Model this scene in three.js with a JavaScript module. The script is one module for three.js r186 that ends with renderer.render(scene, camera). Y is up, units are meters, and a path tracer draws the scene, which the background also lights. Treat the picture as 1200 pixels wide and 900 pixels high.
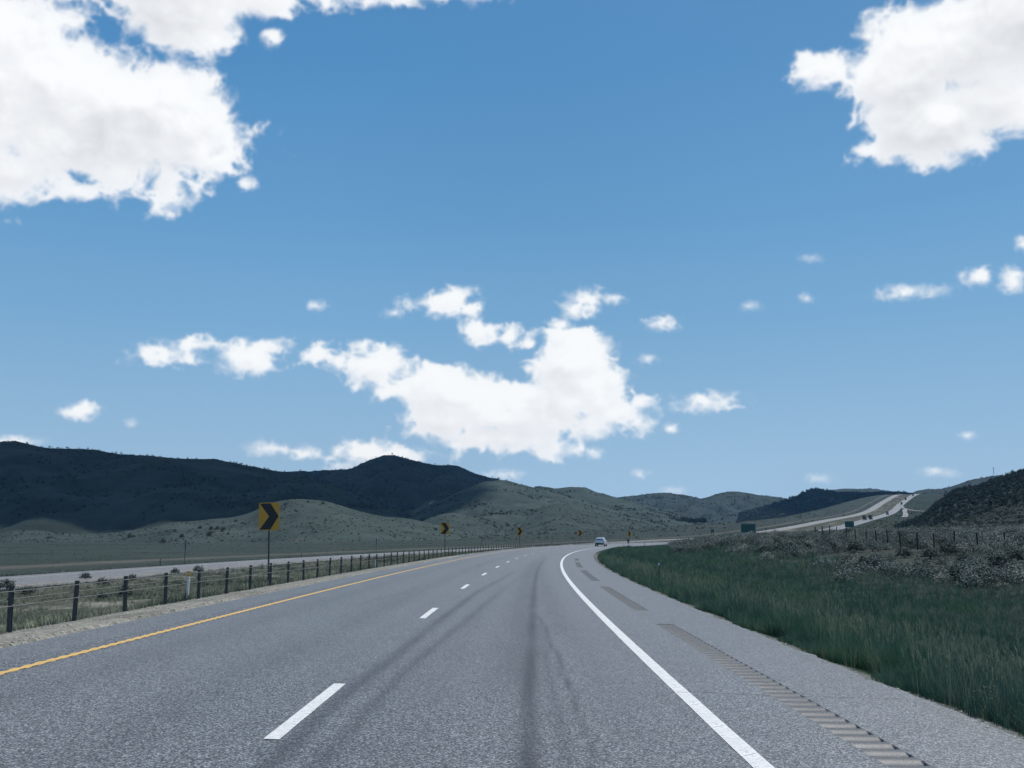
import * as THREE from 'three';
import { mergeGeometries, toCreasedNormals } from 'three/addons/utils/BufferGeometryUtils.js';
import { RoundedBoxGeometry } from 'three/addons/geometries/RoundedBoxGeometry.js';

// ------------------------------------------------------------------ camera
const scene = new THREE.Scene();
const CAM_H = 1.57, FOCAL = 1190, HORIZON = 633;              // photograph of 1200 x 900
const PITCH = Math.atan((HORIZON - 450) / FOCAL);
const camera = new THREE.PerspectiveCamera(2 * Math.atan(450 / FOCAL) * 180 / Math.PI, 4 / 3, 0.1, 20000);
camera.position.set(0, CAM_H, 0);
camera.rotation.x = PITCH;
camera.updateMatrixWorld();

// ------------------------------------------------------------------ noise
function rng(seed) { let a = seed >>> 0; return () => { a = (a + 0x6D2B79F5) | 0; let t = Math.imul(a ^ (a >>> 15), 1 | a); t = (t + Math.imul(t ^ (t >>> 7), 61 | t)) ^ t; return ((t ^ (t >>> 14)) >>> 0) / 4294967296; }; }
const PERM = new Uint8Array(512), GRAD = new Float32Array(768);
{ const r = rng(11), p = Array.from({ length: 256 }, (_, i) => i); for (let i = 255; i > 0; i--) { const j = Math.floor(r() * (i + 1)); [p[i], p[j]] = [p[j], p[i]]; } for (let i = 0; i < 512; i++) PERM[i] = p[i & 255];
  for (let i = 0; i < 256; i++) { const z = 2 * r() - 1, a = r() * 6.2832, q = Math.sqrt(1 - z * z); GRAD[i * 3] = q * Math.cos(a); GRAD[i * 3 + 1] = q * Math.sin(a); GRAD[i * 3 + 2] = z; } }
function noise3(x, y, z) {
  const X = Math.floor(x), Y = Math.floor(y), Z = Math.floor(z); x -= X; y -= Y; z -= Z;
  const u = x * x * x * (x * (x * 6 - 15) + 10), v = y * y * y * (y * (y * 6 - 15) + 10), w = z * z * z * (z * (z * 6 - 15) + 10);
  const g = (i, j, k, a, b, c) => { const h = PERM[PERM[PERM[(X + i) & 255] + ((Y + j) & 255)] + ((Z + k) & 255)] * 3; return GRAD[h] * a + GRAD[h + 1] * b + GRAD[h + 2] * c; };
  const l = (a, b, t) => a + (b - a) * t;
  return 1.5 * l(l(l(g(0, 0, 0, x, y, z), g(1, 0, 0, x - 1, y, z), u), l(g(0, 1, 0, x, y - 1, z), g(1, 1, 0, x - 1, y - 1, z), u), v), l(l(g(0, 0, 1, x, y, z - 1), g(1, 0, 1, x - 1, y, z - 1), u), l(g(0, 1, 1, x, y - 1, z - 1), g(1, 1, 1, x - 1, y - 1, z - 1), u), v), w);
}
function fbm(x, y, z, n) { let s = 0, a = 0.5; for (let i = 0; i < n; i++) { s += a * noise3(x, y, z); x *= 2.03; y *= 2.03; z *= 2.03; a *= 0.5; } return s; }
const clamp = (x, a = 0, b = 1) => Math.min(b, Math.max(a, x));
const mixv = (a, b, t) => a + (b - a) * t;
const smooth = (a, b, x) => { const t = clamp((x - a) / (b - a)); return t * t * (3 - 2 * t); };
function table(pts) {   // smooth curve through [x, y] points (Catmull-Rom, monotone enough)
  return (x) => {
    const n = pts.length; if (x <= pts[0][0]) return pts[0][1]; if (x >= pts[n - 1][0]) return pts[n - 1][1];
    let i = 0; while (x > pts[i + 1][0]) i++;
    const [x0, y0] = pts[i], [x1, y1] = pts[i + 1], h = x1 - x0, t = (x - x0) / h, d = (y1 - y0) / h;
    let a = i > 0 ? (y1 - pts[i - 1][1]) / (x1 - pts[i - 1][0]) : d, b = i < n - 2 ? (pts[i + 2][1] - y0) / (pts[i + 2][0] - x0) : d;
    if (a * d <= 0) a = 0; if (b * d <= 0) b = 0;
    a = Math.sign(a) * Math.min(Math.abs(a), 3 * Math.abs(d)); b = Math.sign(b) * Math.min(Math.abs(b), 3 * Math.abs(d));
    const t2 = t * t, t3 = t2 * t;
    return (2 * t3 - 3 * t2 + 1) * y0 + (t3 - 2 * t2 + t) * h * a + (-2 * t3 + 3 * t2) * y1 + (t3 - t2) * h * b;
  };
}
const lin = (pts) => (x) => { const n = pts.length; if (x <= pts[0][0]) return pts[0][1]; for (let i = 1; i < n; i++) if (x <= pts[i][0]) return mixv(pts[i - 1][1], pts[i][1], (x - pts[i - 1][0]) / (pts[i][0] - pts[i - 1][0])); return pts[n - 1][1]; };

// ------------------------------------------------------------------ sun
const SUN_AZ = 48 * Math.PI / 180, SUN_EL = 56 * Math.PI / 180;      // right of straight ahead, high
const sunDir = new THREE.Vector3(Math.sin(SUN_AZ) * Math.cos(SUN_EL), Math.sin(SUN_EL), -Math.cos(SUN_AZ) * Math.cos(SUN_EL));
const sun = new THREE.DirectionalLight(new THREE.Color().setRGB(1, 0.98, 0.945), 4.6);
sun.target.position.set(0, 0, -60); sun.position.copy(sunDir).multiplyScalar(400).add(sun.target.position);
sun.castShadow = true; sun.shadow.mapSize.set(2048, 2048);
Object.assign(sun.shadow.camera, { left: -150, right: 150, top: 150, bottom: -150, near: 1, far: 900 });
scene.add(sun, sun.target);

// ------------------------------------------------------------------ sky: air and fair-weather clouds
{
  const W = 4096, Hh = 2048, data = new Float32Array(W * Hh * 4), R = rng(77);
  const basis = (az, el) => { const f = new THREE.Vector3(Math.sin(az) * Math.cos(el), Math.sin(el), -Math.cos(az) * Math.cos(el)), r = new THREE.Vector3(Math.cos(az), 0, Math.sin(az)), u = new THREE.Vector3().crossVectors(r, f); return { f, r, u, blobs: [] }; };
  // blobs [x, y, rx, ry] on the plane of each bank of clouds; the bank ahead is measured from the photograph
  const ahead = basis(0, PITCH), banks = [ahead];
  const big = [
    [-60, 130, 250, 105], [120, 168, 165, 68], [226, 162, 76, 50], [255, 185, 36, 22], [60, 95, 150, 75], [-40, 40, 190, 70], [90, 222, 60, 20], [10, 205, 120, 36], [150, 120, 110, 50],
    [210, 20, 95, 44], [300, 0, 90, 32], [250, 45, 36, 22], [180, -40, 200, 50], [400, -14, 70, 15], [470, -4, 60, 12], [540, -6, 50, 11], [290, 214, 9, 7], [320, 44, 16, 12],
    [1130, 60, 115, 62], [1060, 95, 80, 40], [1200, 20, 120, 90], [1026, 176, 44, 24], [1060, 150, 62, 40], [1132, 160, 66, 24], [1100, 140, 100, 40], [970, 80, 46, 24], [1170, 120, 90, 50], [1320, 40, 150, 100], [1085, 185, 40, 14],
    [436, 428, 46, 25], [488, 446, 58, 26], [540, 464, 66, 30], [590, 472, 66, 34], [662, 430, 60, 44], [618, 404, 22, 12], [702, 456, 54, 34], [640, 470, 76, 36], [520, 490, 60, 24], [590, 510, 88, 19], [648, 525, 36, 13], [722, 485, 40, 20], [690, 500, 60, 14], [750, 470, 18, 12],
    [525, 352, 30, 16], [548, 362, 18, 12], [495, 355, 26, 7], [462, 367, 9, 4], [566, 388, 26, 15], [596, 394, 16, 12], [672, 362, 20, 15], [690, 349, 18, 10], [715, 350, 11, 5], [660, 380, 13, 7], [776, 379, 17, 7],
    [192, 417, 36, 12], [222, 404, 28, 10], [295, 419, 46, 18], [322, 410, 22, 12], [374, 415, 20, 11], [92, 480, 22, 10], [153, 496, 5, 4], [315, 525, 20, 8], [360, 531, 16, 7], [446, 533, 62, 14], [405, 545, 22, 7],
    [832, 470, 32, 10], [818, 476, 22, 6], [786, 502, 6, 5], [696, 529, 9, 6], [880, 359, 8, 4], [945, 349, 6, 4], [371, 358, 9, 5], [1075, 341, 34, 6], [1048, 346, 16, 5], [1146, 324, 17, 9], [1187, 328, 14, 13], [1200, 286, 10, 8],
    [590, 556, 14, 4], [750, 555, 7, 4], [960, 561, 11, 4], [1095, 553, 12, 4], [1113, 555, 7, 3], [1135, 510, 6, 3], [10, 517, 30, 5], [760, 420, 8, 4], [950, 303, 8, 3], [790, 575, 10, 3]];
  for (const b of big) ahead.blobs.push(b);
  for (let k = 0; k < 34; k++) {      // the rest of the sky goes on in the same way
    const az = 0.62 + R() * (2 * Math.PI - 1.24), el = 0.04 + Math.pow(R(), 1.2) * 1.25, bk = basis(az, el), size = (0.25 + 1.1 * R() * R()) * (0.35 + el * 0.9), n = 5 + Math.floor(R() * 9);
    for (let i = 0; i < n; i++) { const q = 60 + 110 * R(); bk.blobs.push([600 + (R() - 0.5) * 460 * size, 450 + (R() - 0.5) * 150 * size, q * size, q * (0.35 + 0.2 * R()) * size]); }
    banks.push(bk);
  }
  for (let k = 0; k < 5; k++) {       // and over the top of the frame
    const bk = basis(-0.5 + k * 0.25, 0.78 + 0.3 * R()), size = 0.6 + R() * 0.6;
    for (let i = 0; i < 8; i++) { const q = 50 + 100 * R(); bk.blobs.push([600 + (R() - 0.5) * 300 * size, 450 + (R() - 0.5) * 110 * size, q * size, q * 0.45 * size]); }
    banks.push(bk);
  }
  for (const bk of banks) { let x0 = 1e9, x1 = -1e9, y0 = 1e9, y1 = -1e9; for (const [x, y, a, b] of bk.blobs) { x0 = Math.min(x0, x - a); x1 = Math.max(x1, x + a); y0 = Math.min(y0, y - b); y1 = Math.max(y1, y + b); } bk.box = [x0 - 60, x1 + 60, y0 - 60, y1 + 60]; const far = Math.max(...[x0, x1].map((x) => Math.max(...[y0, y1].map((y) => Math.hypot(x - 600, y - 450))))) + 90; bk.near = Math.max(0.25, FOCAL / Math.hypot(FOCAL, far)); }
  function body(x, y, z) {            // how far inside (+) or outside (-) the bank of clouds, before the billows; and the size of the puff there
    let best = -60, size = 10;
    for (const bk of banks) {
      const c = x * bk.f.x + y * bk.f.y + z * bk.f.z; if (c < bk.near) continue;
      const X = 600 + FOCAL * (x * bk.r.x + z * bk.r.z) / c, Y = 450 - FOCAL * (x * bk.u.x + y * bk.u.y + z * bk.u.z) / c, b = bk.box;
      if (X < b[0] || X > b[1] || Y < b[2] || Y > b[3]) continue;
      for (const [bx, by, rx, ry] of bk.blobs) {
        const ex = (X - bx) / rx, ey = (Y - by) / ry, q2 = ex * ex + ey * ey; if (q2 > 12) continue;
        const m = Math.min(rx, ry), d = (1 - Math.sqrt(q2)) * Math.min(m, 42), k = clamp(0.3 * Math.min(m, size), 2, 8), h = Math.max(k - Math.abs(d - best), 0);
        if (d > best - k) size = mixv(size, m, clamp((d - best + k) / (2 * k))); best = Math.max(best, d) + h * h / (4 * k);
      }
    }
    return [best, size];
  }
  function density(x, y, z, oct) {
    const [b, size] = body(x, y, z); if (b < -26) return -26;
    const w = clamp(size / 40, 0.12, 1), wx = noise3(x * 46 + 5, y * 46, z * 46) * 0.012 * w, wy = noise3(x * 46, y * 46 + 9, z * 46) * 0.009 * w;
    let s = 0, lam = 104, amp = 25 * clamp(0.35 + size / 16, 0, 1); const px = x + wx, py = y + wy, pz = z + wx * 0.5;
    for (let i = 0; i < oct; i++) {      // billows of 100, 50, 25 ... photo pixels; small puffs carry only the small ones
      const fr = FOCAL / lam, n = noise3(px * fr + i, py * fr * 1.25, pz * fr + i * 7), a = amp * (1 - smooth(2.6, 6, lam / size));
      s += a * (i === 0 ? 0.9 * n : 0.30 - 1.25 * Math.abs(n)); lam *= 0.49; amp *= 0.62;
    }
    return b + s;
  }
  const AIR = [[0, .40, .57, .72], [3, .355, .535, .715], [7, .275, .47, .68], [12, .19, .395, .635], [18, .128, .325, .585], [26, .082, .258, .52], [40, .055, .20, .44], [65, .042, .165, .38], [90, .04, .155, .36]];
  const air = [1, 2, 3].map((k) => lin(AIR.map((a) => [a[0], a[k]])));
  const S2 = [sunDir.x, sunDir.y, sunDir.z];
  for (let j = 0; j < Hh; j++) {
    const el = (j + 0.5) / Hh * Math.PI - Math.PI / 2, y = Math.sin(el), c = Math.cos(el), deg = Math.max(0, el * 180 / Math.PI), col = air.map((f) => f(deg));
    for (let i = 0; i < W; i++) {
      const az = ((i + 0.5) / W - 0.5) * 2 * Math.PI, x = c * Math.cos(az), z = c * Math.sin(az), o = (j * W + i) * 4;
      let r = col[0], g = col[1], b = col[2];
      if (el > -0.01) {
        const mu = Math.max(0, x * S2[0] + y * S2[1] + z * S2[2]), glow = Math.pow(mu, 6) * 0.10 + Math.pow(mu, 40) * 0.18;
        const haze = 1 + 0.05 * noise3(x * 3 + 2, y * 5, z * 3);
        r = r * haze + glow * 0.9; g = g * haze + glow; b = b * haze + glow;
        const d = density(x, y, z, 6);
        if (d > -9) {
          const wisp = noise3(x * 45 + 3, y * 60, z * 45), fine = noise3(x * 330, y * 330, z * 330) * 1.6;
          const alpha = smooth(-4 - 3 * Math.max(0, wisp), 6 + 14 * Math.max(0, wisp + 0.2), d + fine) * (0.93 + 0.07 * clamp(d / 20));
          if (alpha > 0.004) {
            // light from the sun's side: how much more cloud lies towards the sun
            const toSun = (e, o) => { const sx = x + S2[0] * e, sy = y + S2[1] * e, sz = z + S2[2] * e, n = Math.hypot(sx, sy, sz); return density(sx / n, sy / n, sz / n, o); };
            const thick = 1 - Math.exp(-Math.max(0, d) / 20), slope = clamp((toSun(0.013, 5) - d) / 15, -1, 1), shade = clamp((toSun(0.045, 3) - 4) / 30) * thick;
            const big1 = fbm(x * 8 + 3, y * 13, z * 8, 4), low = fbm(x * 24, y * 38 + 4, z * 24, 4);
            const v = clamp(0.99 - 0.10 * slope * thick - 0.17 * shade - 0.24 * thick * thick * clamp(0.15 + 1.1 * big1 + 0.9 * low), 0.58, 1.0);
            r = mixv(r, v * 0.985 - 0.008, alpha); g = mixv(g, v * 0.985 + 0.01, alpha); b = mixv(b, Math.min(1, v * 0.93 + 0.085), alpha);
          }
        }
      }
      data[o] = r; data[o + 1] = g; data[o + 2] = b; data[o + 3] = 1;
    }
  }
  const sky = new THREE.DataTexture(data, W, Hh, THREE.RGBAFormat, THREE.FloatType);
  sky.mapping = THREE.EquirectangularReflectionMapping; sky.magFilter = sky.minFilter = THREE.LinearFilter; sky.needsUpdate = true;
  scene.background = sky; scene.environment = sky;
}
const renderer = new THREE.WebGLRenderer({ antialias: true });
renderer.setSize(1024, 768); renderer.shadowMap.enabled = true;
renderer.toneMapping = THREE.LinearToneMapping; renderer.toneMappingExposure = 1.0;
scene.fog = new THREE.FogExp2(new THREE.Color().setRGB(0.26, 0.58, 1.0), 0.00003);

// ------------------------------------------------------------------ helpers for objects
const used = new Map();
function numbered(name) { const n = used.get(name) ?? 0; used.set(name, n + 1); return n ? `${name}_${String(n).padStart(3, '0')}` : name; }
function shade(o) { o.traverse((m) => { if (m.isMesh) { m.castShadow = true; m.receiveShadow = true; } }); return o; }
function part(name, geo, mat, parent) { const m = new THREE.Mesh(geo, mat); m.name = name; m.castShadow = m.receiveShadow = true; parent.add(m); return m; }
function tag(o, label, category, group) { o.userData.label = label; o.userData.category = category; if (group) o.userData.group = group; return o; }
function thing(name, label, category, pos, turn = 0, group) { const g = new THREE.Group(); g.name = numbered(name); g.position.copy(pos); g.rotation.y = turn; scene.add(g); return tag(g, label, category, group); }
function structure(name, geo, mat) { const m = part(numbered(name), geo, mat, scene); m.userData.kind = 'structure'; return m; }
function stuff(name, mesh, label, category) { mesh.name = numbered(name); mesh.castShadow = mesh.receiveShadow = true; mesh.userData.kind = 'stuff'; tag(mesh, label, category); scene.add(mesh); return mesh; }
const box = (w, h, d, x = 0, y = 0, z = 0) => new THREE.BoxGeometry(w, h, d).translate(x, y, z);
const rbox = (w, h, d, r, x = 0, y = 0, z = 0) => new RoundedBoxGeometry(w, h, d, 2, r).translate(x, y, z);
const cyl = (r0, r1, h, x = 0, y = 0, z = 0, n = 10) => new THREE.CylinderGeometry(r1, r0, h, n).translate(x, y + h / 2, z);
const join = (list) => mergeGeometries(list.map((g) => { const q = g.index ? g.toNonIndexed() : g; for (const k of Object.keys(q.attributes)) if (!['position', 'normal', 'uv'].includes(k)) q.deleteAttribute(k); return q; }));
const rgb = (r, g, b) => new THREE.Color().setRGB(r, g, b);
const std = (r, g, b, rough = 0.85, metal = 0, extra = {}) => new THREE.MeshStandardMaterial({ color: rgb(r, g, b), roughness: rough, metalness: metal, ...extra });
function grid(nu, nv, at) {      // at(i, j) -> [x, y, z, u, v, r, g, b]
  const pos = new Float32Array(nu * nv * 3), uv = new Float32Array(nu * nv * 2), col = new Float32Array(nu * nv * 3), idx = [];
  for (let j = 0; j < nv; j++) for (let i = 0; i < nu; i++) { const a = at(i, j), k = j * nu + i; pos.set([a[0], a[1], a[2]], k * 3); uv.set([a[3], a[4]], k * 2); col.set([a[5] ?? 1, a[6] ?? 1, a[7] ?? 1], k * 3); }
  for (let j = 0; j < nv - 1; j++) for (let i = 0; i < nu - 1; i++) { const a = j * nu + i, b = a + 1, c = a + nu, d = c + 1; idx.push(a, b, d, a, d, c); }
  const g = new THREE.BufferGeometry(); g.setAttribute('position', new THREE.BufferAttribute(pos, 3)); g.setAttribute('uv', new THREE.BufferAttribute(uv, 2)); g.setAttribute('color', new THREE.BufferAttribute(col, 3)); g.setIndex(idx); g.computeVertexNormals(); return g;
}

// ------------------------------------------------------------------ textures
function texture(size, fn, srgb = true) {
  const a = new Uint8Array(size * size * 4);
  for (let j = 0; j < size; j++) for (let i = 0; i < size; i++) { const c = fn(i, j), o = (j * size + i) * 4; a[o] = c[0]; a[o + 1] = c[1]; a[o + 2] = c[2]; a[o + 3] = 255; }
  const t = new THREE.DataTexture(a, size, size, THREE.RGBAFormat); t.wrapS = t.wrapT = THREE.RepeatWrapping; t.magFilter = THREE.LinearFilter; t.minFilter = THREE.LinearMipmapLinearFilter; t.generateMipmaps = true;
  if (srgb) t.colorSpace = THREE.SRGBColorSpace; t.needsUpdate = true; return t;
}
function chips(size, cells, seed) {      // stone chips in a binder: nearest of jittered cells, tiling
  const R = rng(seed), n = cells * cells, jx = new Float32Array(n), jy = new Float32Array(n), tone = new Float32Array(n), warm = new Float32Array(n);
  for (let i = 0; i < n; i++) { jx[i] = R(); jy[i] = R(); const q = R(); tone[i] = q < 0.3 ? 0.2 + 0.25 * R() : q > 0.84 ? 1.0 + 0.1 * R() : 0.5 + 0.36 * R(); warm[i] = R() - 0.5; }
  const val = new Float32Array(size * size), wrm = new Float32Array(size * size), rel = new Float32Array(size * size), k = cells / size;
  for (let j = 0; j < size; j++) for (let i = 0; i < size; i++) {
    const x = i * k, y = j * k, X = Math.floor(x), Y = Math.floor(y); let d1 = 9, d2 = 9, id = 0;
    for (let b = -1; b < 2; b++) for (let a = -1; a < 2; a++) { const c = ((Y + b + cells) % cells) * cells + ((X + a + cells) % cells), dx = X + a + jx[c] - x, dy = Y + b + jy[c] - y, d = dx * dx + dy * dy; if (d < d1) { d2 = d1; d1 = d; id = c; } else if (d < d2) d2 = d; }
    const edge = clamp((Math.sqrt(d2) - Math.sqrt(d1)) * 3.2), o = j * size + i; val[o] = mixv(0.36, tone[id], edge); wrm[o] = warm[id]; rel[o] = edge * (0.5 + 0.5 * tone[id]);
  }
  return { val, wrm, rel };
}
const asphaltChips = chips(2048, 320, 5);
const asphaltMap = texture(2048, (i, j) => { const o = j * 2048 + i, v = clamp(asphaltChips.val[o]) * 235, w = asphaltChips.wrm[o] * 14; return [clamp(v + w, 0, 255), v, clamp(v - w, 0, 255)]; });
const asphaltBump = texture(1024, (i, j) => { const v = clamp(asphaltChips.rel[j * 2 * 2048 + i * 2]) * 255; return [v, v, v]; }, false);
const tileNoise = (i, j, size, f, seed, oct) => { const a = i / size * 2 * Math.PI, b = j / size * 2 * Math.PI, r = f / (2 * Math.PI); return fbm(Math.cos(a) * r + seed, Math.sin(a) * r + Math.cos(b) * r * 1.03, Math.sin(b) * r + seed * 1.7, oct); };
const soilMap = texture(1024, (i, j) => { const v = 190 + 95 * tileNoise(i, j, 1024, 26, 3, 6) + 30 * tileNoise(i, j, 1024, 200, 8, 2), w = 14 * tileNoise(i, j, 1024, 40, 15, 3); return [clamp(v + w, 20, 255), clamp(v, 20, 255), clamp(v - w, 20, 255)]; });
const gravelChips = chips(1024, 120, 9);
const gravelMap = texture(1024, (i, j) => { const o = j * 1024 + i, v = clamp(0.35 + 0.62 * gravelChips.val[o]) * 245, w = gravelChips.wrm[o] * 26; return [clamp(v + w, 0, 255), v, clamp(v - w, 0, 255)]; });
const paintMap = texture(512, (i, j) => { const n = tileNoise(i, j, 512, 60, 21, 4), m = tileNoise(i, j, 512, 9, 4, 3), v = n + 0.5 * m > 0.27 ? 135 + 60 * n : 226 + 60 * n + 40 * m; return [clamp(v, 0, 255), clamp(v, 0, 255), clamp(v, 0, 255)]; });
const metalMap = texture(256, (i, j) => { const v = 205 + 90 * tileNoise(i, j, 256, 14, 6, 5); return [clamp(v, 0, 255), clamp(v, 0, 255), clamp(v, 0, 255)]; });

// ------------------------------------------------------------------ the line of the highway: distance s along it, offset u to its right
const S0 = -160, S1 = 3000, CX = [], CD = [], CH = [];
{
  const bend = (s) => s < 0 ? 0.00049 : s < 200 ? 0.00049 + 6.17e-6 * s : s < 260 ? 0.001724 : s < 360 ? 0.001724 * (360 - s) / 100 : s > 900 && s < 1500 ? -0.00004 : s > 1700 && s < 2200 ? 0.00012 : 0;
  let x = 0, d = 0, h = 0; const f = [], b = [];
  for (let s = 0; s <= S1; s++) { f.push([x, d, h]); h += bend(s + 0.5); x += Math.sin(h - bend(s) / 2); d += Math.cos(h - bend(s) / 2); }
  x = d = h = 0; for (let s = 0; s >= S0; s--) { b.push([x, d, h]); h -= bend(s - 0.5); x -= Math.sin(h); d -= Math.cos(h); }
  for (const [a, c, e] of [...b.slice(1).reverse(), ...f]) { CX.push(a); CD.push(c); CH.push(e); }
}
function line(s) { const t = clamp(s - S0, 0, CX.length - 1.001), i = Math.floor(t), f = t - i; return [mixv(CX[i], CX[i + 1], f), mixv(CD[i], CD[i + 1], f), mixv(CH[i], CH[i + 1], f)]; }
function at(s, u) { const [x, d, h] = line(s); return [x + u * Math.cos(h), d - u * Math.sin(h), h]; }
function find(x, d) {                 // s and u of a place
  let best = 1e18, bi = 0; for (let i = 0; i < CX.length; i += 12) { const q = (CX[i] - x) ** 2 + (CD[i] - d) ** 2; if (q < best) { best = q; bi = i; } }
  for (let i = Math.max(0, bi - 12); i < Math.min(CX.length, bi + 13); i++) { const q = (CX[i] - x) ** 2 + (CD[i] - d) ** 2; if (q < best) { best = q; bi = i; } }
  const h = CH[bi], dx = x - CX[bi], dd = d - CD[bi]; return [bi + S0 + dx * Math.sin(h) + dd * Math.cos(h), dx * Math.cos(h) - dd * Math.sin(h)];
}
const roadY = table([[-200, 0], [0, 0], [60, 0.02], [150, 0.3], [300, 0.75], [355, 1.3], [560, 4.1], [760, 10.5], [1000, 20], [1450, 37], [1750, 52], [2050, 74], [2300, 95], [2450, 103], [2600, 104], [2800, 96], [3000, 80]]);
const bank = (s) => 0.03 * (1 - smooth(300, 420, s));
const EDGE_L = -6.75, EDGE_R = 4.42;
const nearRight = table([[4.75, -.15], [6, -.4], [10, -1.15], [17, -1.25], [26, -.55], [33, 0], [60, 1], [120, 4], [250, 15], [420, 34]]);
const midRight = table([[4.75, -.15], [8, -.35], [13, .0], [20, 1.0], [30, 1.7], [45, 2.1], [80, 2.8], [150, 6], [250, 15], [420, 34]]);
const farRight = table([[4.75, -.15], [10, -.7], [30, -1.3], [60, -.6], [120, 2], [250, 13], [420, 30]]);
const leftY = (s) => roadY(s) - 1.43 * (1 - 0.75 * smooth(150, 450, s));
function ground(s, u) {               // height of the land
  const y = roadY(s), b = bank(s);
  if (u >= EDGE_L && u <= EDGE_R) return y - b * u;
  const [x, d] = at(s, u);
  if (u > EDGE_R) {
    const near = 1 - smooth(60, 165, s), far = smooth(380, 560, s), p = near * nearRight(u) + (1 - near) * ((1 - far) * midRight(u) + far * farRight(u));
    const rough = smooth(4.8, 9, u);
    return y - b * EDGE_R * (1 - smooth(5, 20, u)) + p + rough * (0.16 * noise3(x * 0.35, 1, d * 0.35) + 0.5 * smooth(14, 60, u) * noise3(x * 0.05, 4, d * 0.05) + 0.035 * noise3(x * 1.9, 2, d * 1.9));
  }
  const L = leftY(s), v = -u;
  const prof = lin([[6.75, y + b * 6.75], [7.2, y + b * 6.75 - 0.03], [8.35, y + 0.07], [9.2, y - 0.1], [15, mixv(y, L, 0.85) - 0.35], [22, L - 0.5], [28, L - 0.35], [31.6, L], [43.6, L], [45, L - 0.15], [50, L - 0.5], [57, L - 0.15], [64, L - 0.1], [80, L - 0.1], [3600, L - 0.1]])(v);
  const away = smooth(62, 340, v), base = mixv(prof, plainY(d), away);
  const rough = smooth(8.6, 11, v) * (1 - smooth(29, 31, v) * (1 - smooth(44, 47, v)));
  return base + 0.02 * noise3(x * 2.2, 5, d * 2.2) * smooth(6.9, 7.6, v) + rough * (0.14 * noise3(x * 0.4, 3, d * 0.4) + 0.3 * smooth(60, 120, v) * noise3(x * 0.03, 6, d * 0.03) + 0.04 * noise3(x * 1.7, 8, d * 1.7));
}
const plainY = table([[-200, -1.5], [300, -1.3], [600, 1.5], [1000, 7], [1500, 16], [2000, 25], [3000, 42], [5000, 75]]);
const landY = (x, d) => { const [s, u] = find(x, d); return ground(s, u); };
function spot(s, u, lift = 0) { const [x, d] = at(s, u); return new THREE.Vector3(x, ground(s, u) + lift, -d); }
function ray(px, py) { const a = (px - 600) / FOCAL, b = (450 - py) / FOCAL, c = Math.cos(PITCH), q = Math.sin(PITCH), fw = c - b * q; return [a / fw, (q + b * c) / fw]; }   // x and rise per metre ahead
function onLand(px, py, d0 = 4, d1 = 2600) { const [ax, ay] = ray(px, py); let d = d0; while (d < d1) { if (CAM_H + ay * d < landY(ax * d, d)) break; d *= 1.01; } return new THREE.Vector3(ax * d, landY(ax * d, d), -d); }
const turnAt = (s) => -line(s)[2];    // rotation.y of a thing that faces along the road

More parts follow.
